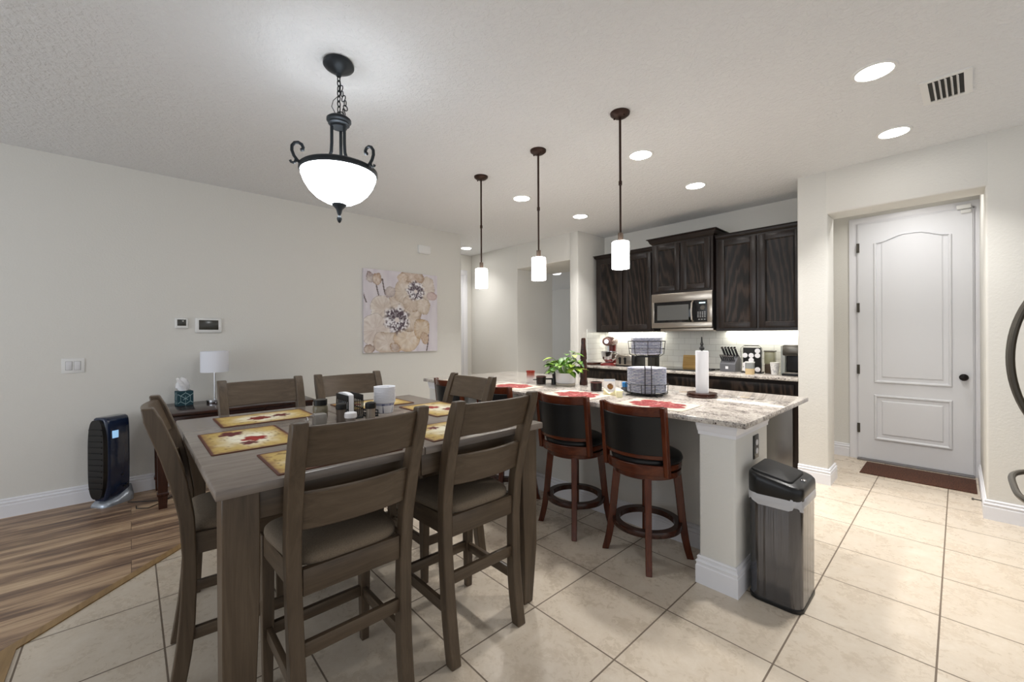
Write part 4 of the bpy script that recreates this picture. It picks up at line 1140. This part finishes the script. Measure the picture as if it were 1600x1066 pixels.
KEY = mat('keypad_grey', srgb(150, 150, 150), .5)
b = B()
for r in range(4):
    for c in range(4): b.box(.205+c*.026, -.398, .125+r*.018, .219+c*.026, -.3965, .134+r*.018)
for c in range(3): b.box(.215+c*.032, -.398, .095, .232+c*.032, -.3965, .104)
b.done('keypad', KEY, d)
b = B(); b.tube([(.152, -.402, .08), (.152, -.43, .1), (.152, -.438, .2), (.152, -.43, .29), (.152, -.402, .312)], .0115, 10); b.done('handle', STEEL, t)
b = B(); b.box(-.27, -.365, -.035, w-.002, -.02, .0, .004); part_label(b.done('vent_base', STEEL, t), 'stainless vent underside')

# counter things
CZ = .943
RED = mat('mixer_red', srgb(108, 28, 26), .2, coat=.5)
COP = mat('mixer_head', srgb(128, 98, 92), .2, .35)
t = thing('stand_mixer', 'red stand mixer with steel bowl on kitchen counter', 'mixer', (-3.32, 4.95, CZ), .3)
b = B(); b.rings([[Vector((x, y, z)) for x, y in rrect(-.11*k, -.17*k, .11*k, .17*k, .06*k, 6)] for k, z in ((1, 0), (1, .02), (.85, .035))]); b.done('base', RED, t)
b = B(); b.rings([[Vector((x, y+.1, z)) for x, y in rrect(-.05*k, -.05*k, .05*k, .05*k, .03*k, 6)] for k, z in ((1.2, .03), (1, .1), (.95, .2), (1.1, .28))]); b.done('column', RED, t)
b = B(); R = []
for y, r in ((.18, .03), (.165, .06), (.1, .078), (0, .08), (-.1, .076), (-.16, .066), (-.175, .04)): R.append([Vector((r*math.cos(2*PI*j/24), y, .33+r*.85*math.sin(2*PI*j/24))) for j in range(24)])
b.rings(R); b.done('motor_head', COP, t, smooth=60)
b = B(); b.cyl((0, -.174, .33), (0, -.186, .33), .03, n=20); b.cyl((0, -.1, .27), (0, -.1, .2), .014, n=12); b.done('hub_cap', CHROME, t)
b = B(); b.lathe([(.001, .04), (.05, .04), (.055, .05), (.09, .09), (.104, .14), (.108, .19), (.104, .19), (.1, .14), (.001, .06)], 36, (0, -.06, 0)); b.tube([(.1, -.06, .17), (.135, -.06, .16), (.135, -.06, .11), (.095, -.06, .1)], .006, 8); b.done('bowl', CHROME, t)
t = thing('cutting_board', 'dark red flat board lying beside stand mixer', 'board', (-3.535, 4.84, CZ), .0)
b = B(); b.box(-.08, -.12, 0, .08, .12, .03, .004); b.done('board', CHDK, t)
t = thing('toaster', 'stainless four-slot toaster with dark end on kitchen counter', 'toaster', (-2.99, 4.95, CZ), .0)
b = B(); b.box(-.15, -.14, .012, .09, .14, .15, .018, 3); b.done('body', STEEL, t)
b = B(); b.box(.08, -.145, .008, .13, .145, .155, .02, 3); b.box(-.155, -.13, 0, .12, .13, .015); b.done('end_cap', BLACK, t)
for s in (-.08, .0):
    b = B(); b.box(s-.025, -.143, .03, s+.005, -.139, .12); b.box(s-.03, -.155, .095, s+.01, -.14, .108, .003); b.cyl((s-.01, -.139, .045), (s-.01, -.15, .045), .012, n=14); b.done('lever', BLACK, t)
for s in (-.06, .06):
    b = B(); b.box(-.13, s-.02, .148, .06, s+.02, .1515); b.done('slot', BLKM, t)
t = thing('utensil_crock', 'dark utensil crock holding wooden utensils behind plate basket', 'crock', (-2.675, 4.96, CZ))
b = B(); b.rings([[Vector((x*k, y*k, z)) for x, y in rrect(-.058, -.058, .058, .058, .02, 5)] for k, z in ((.97, 0), (1, .006), (1, .17), (.9, .17), (.88, .012))]); b.done('crock', mat('crock_dark', srgb(44, 40, 34), .4), t)
for i in range(5):
    x, y = -.035+.017*i, .02*math.sin(i*2)
    b = B(); b.tube([(x, y, .03), (x*1.3, y*1.2, .24), (x*1.45, y*1.4, .30)], [.006, .006, .014 if i % 2 else .006], 8)
    o = b.done('cooking_utensil', mat('utensil_wood', srgb(176, 146, 104), .6) if i % 2 else STEEL, loc=(-2.675, 4.96, CZ))
    tag(o, 'wooden utensil handle standing in dark crock' if i % 2 else 'steel utensil handle standing in dark crock', 'utensil', 'wooden utensils in dark crock' if i % 2 else 'steel utensils in dark crock')
b = B(); Mt = rotM('X', -.18); b.box(-.11, -.006, .0, .11, .006, .155, .003, M=Mt); b.box(-.1, -.01, 0, .1, .05, .012)
b.col = None
tag(b.done('wooden_board', wood('board_tan', srgb(170, 130, 70), srgb(190, 154, 92), srgb(205, 172, 112), 'x', .5), loc=(-2.28, 5.17, CZ+.008)), 'tan wooden plaque leaning on tile under microwave', 'plaque')
t = thing('knife_block', 'grey knife block with white square badge on kitchen counter', 'knife block', (-1.765, 5.0, CZ), -.1)
GB = mat('block_grey', srgb(98, 98, 102), .5)
b = B(); b.prism([(-.06, 0), (.1, 0), (.1, .13), (.03, .19), (-.06, .085)], 'x', -.085, .085); b.done('block', GB, t, bevel=.004)
b = B(); b.box(-.02, -.0625, .03, .01, -.059, .06); b.done('badge', PAPER, t)
HND = mat('knife_handle', srgb(70, 70, 74), .28, .6); BOL = CHROME
kl = None
dirv = Vector((0, -.62, .78)).normalized()
pos = [(-.07+.022*i, 0) for i in range(7)]+[(-.062+.034*i, 1) for i in range(5)]
for i, (x, row) in enumerate(pos):
    lab = 'short steak knife with slim dark handle in the front row of the grey block' if row == 0 else 'large knife with chrome-capped handle at the back of the grey block'
    p = Vector((x, -.03+.055*row, .122+.055*row)) ; L = .075 if row == 0 else .115
    k = thing('kitchen_knife', lab, 'knife', (-1.765, 5.0, CZ), -.1, 'steak knives in block' if row == 0 else 'large knives in block')
    b = B(); b.tube([p-dirv*.012, p+dirv*L], [.0085 if row == 0 else .0125]*2, 8); b.done('handle', HND, k)
    b = B(); b.tube([p+dirv*(L-.003), p+dirv*(L+.006)], [.0095 if row == 0 else .0142]*2, 10); b.done('pommel', BOL, k)
t = thing('pod_carousel', 'black wire pod rack with white coffee pods on kitchen counter', 'pod rack', (-1.53, 4.98, CZ), .1)
b = B(); b.box(-.1, -.06, 0, .1, .09, .012, .004); b.box(-.085, -.02, .012, .085, .02, .275, .006); b.done('rack_body', BLKM, t)
b = B()
for s in (-1, 1): b.tube([(s*.1, -.045, .01), (s*.1, -.045, .27), (s*.07, -.03, .295)], .004, 6)
b.tube([(-.07, -.03, .295), (.07, -.03, .295)], .005, 6); b.done('wire_frame', CHROME, t)
for k, (cx, cz) in enumerate(((.06, .24), (-.06, .19), (0, .19), (.06, .19), (0, .14), (-.06, .09), (0, .09), (-.06, .04), (0, .04), (.06, .04))):
    b = B(); b.lathe([(.001, 0), (.025, 0), (.026, .003), (.021, .004), (.001, .003)], 24, M=Matrix.Rotation(PI/2, 4, 'X')); b.lathe([(.022, 0), (.017, -.018), (.001, -.018)], 20, M=Matrix.Rotation(PI/2, 4, 'X'))
    ca, sa = math.cos(.1), math.sin(.1); lx, ly = cx, -.04
    tag(b.done('coffee_pod', WCER, loc=(-1.53+lx*ca-ly*sa, 4.98+lx*sa+ly*ca, CZ+cz), rz=.1), 'white-lidded coffee pod held in black rack', 'coffee pod', 'coffee pods in rack')
t = thing('sugar_jar', 'clear jar half full of tan sugar before the pod rack', 'jar', (-1.49, 4.78, CZ))
b = B(); b.lathe([(.001, 0), (.042, 0), (.044, .06), (.001, .06)], 28); b.done('contents', mat('sugar_tan', srgb(206, 182, 140), .8), t)
b = B(); b.lathe([(.001, .0602), (.044, .0602), (.044, .12), (.04, .12), (.04, .064), (.001, .064)], 28); b.done('glass', mat('jar_glass', srgb(205, 208, 206), .08, trans=.6), t)
b = B(); b.lathe([(.001, .12), (.046, .12), (.046, .132), (.001, .134)], 28); b.done('lid', WHITE, t)
t = thing('coffee_canister', 'tall clear canister with coffee beside pod rack', 'canister', (-1.375, 5.05, CZ))
b = B(); b.box(-.045, -.045, 0, .045, .045, .1, .01); b.done('contents', mat('coffee_brown', srgb(70, 56, 42), .6), t)
b = B(); b.box(-.046, -.046, .1, .046, .046, .23, .008); b.done('glass', mat('canister_glass', srgb(170, 168, 140), .1, trans=.5), t)
b = B(); b.box(-.05, -.05, .23, .05, .05, .245, .005); b.done('lid', mat('canister_lid', srgb(90, 86, 76), .4), t)
t = thing('paper_coffee_cup', 'white printed coffee cup beside coffee maker', 'cup', (-1.306, 4.95, CZ))
def ccol(a, z, r): return S(190, 190, 192) if vn(a*8, z*110) > .62 and .02 < z < .1 else S(236, 234, 230)
b = B(); b.lathe([(.001, 0), (.032, 0)]+[(.032+.011*i/10, .12*i/10) for i in range(11)]+[(.045, .122), (.041, .124), (.001, .11)], 48, colf=ccol); b.done('cup', COLA, t)
t = thing('coffee_maker', 'black and steel coffee maker at end of counter', 'coffee maker', (-1.135, 4.97, CZ))
b = B(); b.box(-.08, -.14, 0, .095, .13, .025, .006); b.box(-.075, .0, .025, .095, .13, .3, .012); b.done('body', BLACK, t)
b = B(); b.box(-.078, -.13, .2, .095, .13, .31, .014); b.done('brew_head', mat('maker_steel', srgb(110, 106, 98), .25, .8), t)
b = B(); b.box(-.12, -.02, .0, -.078, .1, .3, .008); b.done('water_tank', mat('tank_glass', srgb(205, 208, 205), .08, trans=.6), t)
b = B(); b.box(-.06, -.135, .024, .08, -.02, .034, .003); b.done('drip_tray', STEEL, t)
b = B(); b.tube([(-.03, 0, .006), (.0, .02, .006), (.02, .0, .006), (0, -.02, .006)], .005, 6, True); b.tube([(.03, 0, .006), (.05, .02, .006), (.07, 0, .006), (.05, -.02, .006)], .005, 6, True); b.tube([(.02, .02, .006), (.1, .08, .008)], .004, 6); b.tube([(.03, .02, .006), (.12, .05, .008)], .004, 6)
tag(b.done('scissors', BLKM, loc=(-1.99, 4.97, .951), rz=0), 'black-handled scissors lying between plaque and knife block', 'scissors')

# ------------------------------------------------------------------ refrigerator
t = thing('refrigerator', 'refrigerator with curved dark metal handles beside door alcove', 'refrigerator', (.285, 3.25, 0))
b = B(); b.box(.06, -.46, .02, .8, .46, 1.78, .01); b.done('body', mat('fridge_side', srgb(120, 120, 120), .4, .5), t)
for y0, y1 in ((-.46, -.003), (.003, .46)):
    b = B(); b.box(0, y0, .73, .058, y1, 1.77, .012, 3); b.done('door', STEEL, t)
b = B(); b.box(0, -.46, .06, .058, .46, .72, .012, 3); b.done('freezer_drawer', STEEL, t)
for s in (-1, 1):
    b = B(); P = []
    for i in range(21):
        u = -1+i/10; P.append((.0-.108*(1-u*u)**.8-.001, s*.05+0*.0, 1.235+.36*u))
    b.tube(P, .0135, 10); b.done('door_handle', NICKEL, t)
b = B(); P = []
for i in range(25):
    u = -1+i/12; P.append((-.1*(1-abs(u)**4), .4*u, .6))
b.tube(P, .0135, 10); b.done('drawer_handle', NICKEL, t)

# ------------------------------------------------------------------ room beyond the passage
t = thing('ceiling_fan_light', 'white ceiling light in room beyond the passage', 'ceiling light', (-6.4, 7.35, ZC))
b = B(); b.lathe([(.001, -.05), (.08, -.045), (.11, -.02), (.11, 0), (.001, 0)], 32); b.done('light_bowl', mat('far_light', (1, 1, 1, 1), .4, emit=(.95, .97, 1, 1), estr=1.3), t)
t = thing('side_chair', 'dark wooden chair in room beyond the passage', 'chair', (-5.62, 6.5, 0), .6)
b = B(); b.box(-.21, -.2, .42, .21, .2, .46, .01); b.done('seat', CHDK, t)
b = B(); b.prism([(-.2, .72)]+[(-.2+.4*i/10, .8+.04*math.sin(PI*i/10)) for i in range(11)]+[(.2, .72)], 'y', .18, .2); b.done('top_rail', CHDK, t)
for s in (-1, 1):
    b = B(); b.cyl((s*.19, .19, .0), (s*.2, .19, .84), .018, n=10); b.ball((s*.2, .19, .85), .028); b.done('back_post', CHDK, t)
    b = B(); b.cyl((s*.18, -.17, 0), (s*.18, -.17, .43), .018, n=10); b.done('leg', CHDK, t)

# ------------------------------------------------------------------ light
wd = bpy.data.worlds.new('World'); SC.world = wd; wd.use_nodes = True
bg = wd.node_tree.nodes['Background']; bg.inputs[0].default_value = (.93, .96, 1, 1); bg.inputs[1].default_value = .75
def area(name, loc, rot, sx, sy, power, col=(1, 1, 1)):
    L = bpy.data.lights.new(name, 'AREA'); L.shape = 'RECTANGLE'; L.size = sx; L.size_y = sy; L.energy = power; L.color = col
    o = bpy.data.objects.new(name, L); o.location = loc; o.rotation_euler = rot; COL.objects.link(o); return o
area('far_room_fill_light', (-6, 9.8, 1.6), (PI/2, 0, 0), 2, 1.6, 9, (.95, .97, 1))  # unseen soft fill, added to brighten the room beyond the passage

for x0, x1 in ((-3.54, -2.68), (-1.88, -1.04)): area('cabinet_strip_lamp', ((x0+x1)/2, 5.17, 1.388), (.35, 0, 0), x1-x0, .03, 1.7, (1, .95, .82))
wl = area('patio_window_light', (-2.6, -3.3, 1.35), (PI/2, 0, 0), 2.6, 2.1, 34, (.86, .93, 1))
def down(x, y, w, spread=1.85):
    L = bpy.data.lights.new('downlight_lamp', 'AREA'); L.shape = 'DISK'; L.size = .16; L.energy = w; L.color = (1, .975, .94); L.spread = spread
    o = bpy.data.objects.new('downlight_lamp', L); o.location = (x, y, ZC-.012); COL.objects.link(o)
for (x, y) in LP: down(x, y, 13 if x > -5 else 5)
down(-.33, 5.25, 6.5, 2.6)

# ------------------------------------------------------------------ camera
F, A, V0, RO, HC = 645., math.radians(47.25), 524.5, math.radians(-.25), 1.36
fw = Vector((-math.sin(A), math.cos(A), 0)); rt = Vector((math.cos(A), math.sin(A), 0)); up = Vector((0, 0, 1))
c_, s_ = math.cos(RO), math.sin(RO)
rx = rt*c_+up*s_; ux = up*c_-rt*s_
cam = bpy.data.cameras.new('Camera'); co = bpy.data.objects.new('Camera', cam); COL.objects.link(co)
co.matrix_world = Matrix(((rx.x, ux.x, -fw.x, 0), (rx.y, ux.y, -fw.y, 0), (rx.z, ux.z, -fw.z, HC), (0, 0, 0, 1)))
cam.sensor_width = 36; cam.lens = F/1600*36; cam.shift_y = (V0-533)/1600; cam.clip_start = .02
SC.camera = co
SC.view_settings.view_transform = 'Standard'; SC.view_settings.look = 'None'; SC.view_settings.gamma = 1; SC.view_settings.exposure = .1
SC.view_settings.use_curve_mapping = False
SC.cycles.max_bounces = 8; SC.cycles.diffuse_bounces = 4; SC.cycles.sample_clamp_indirect = 6
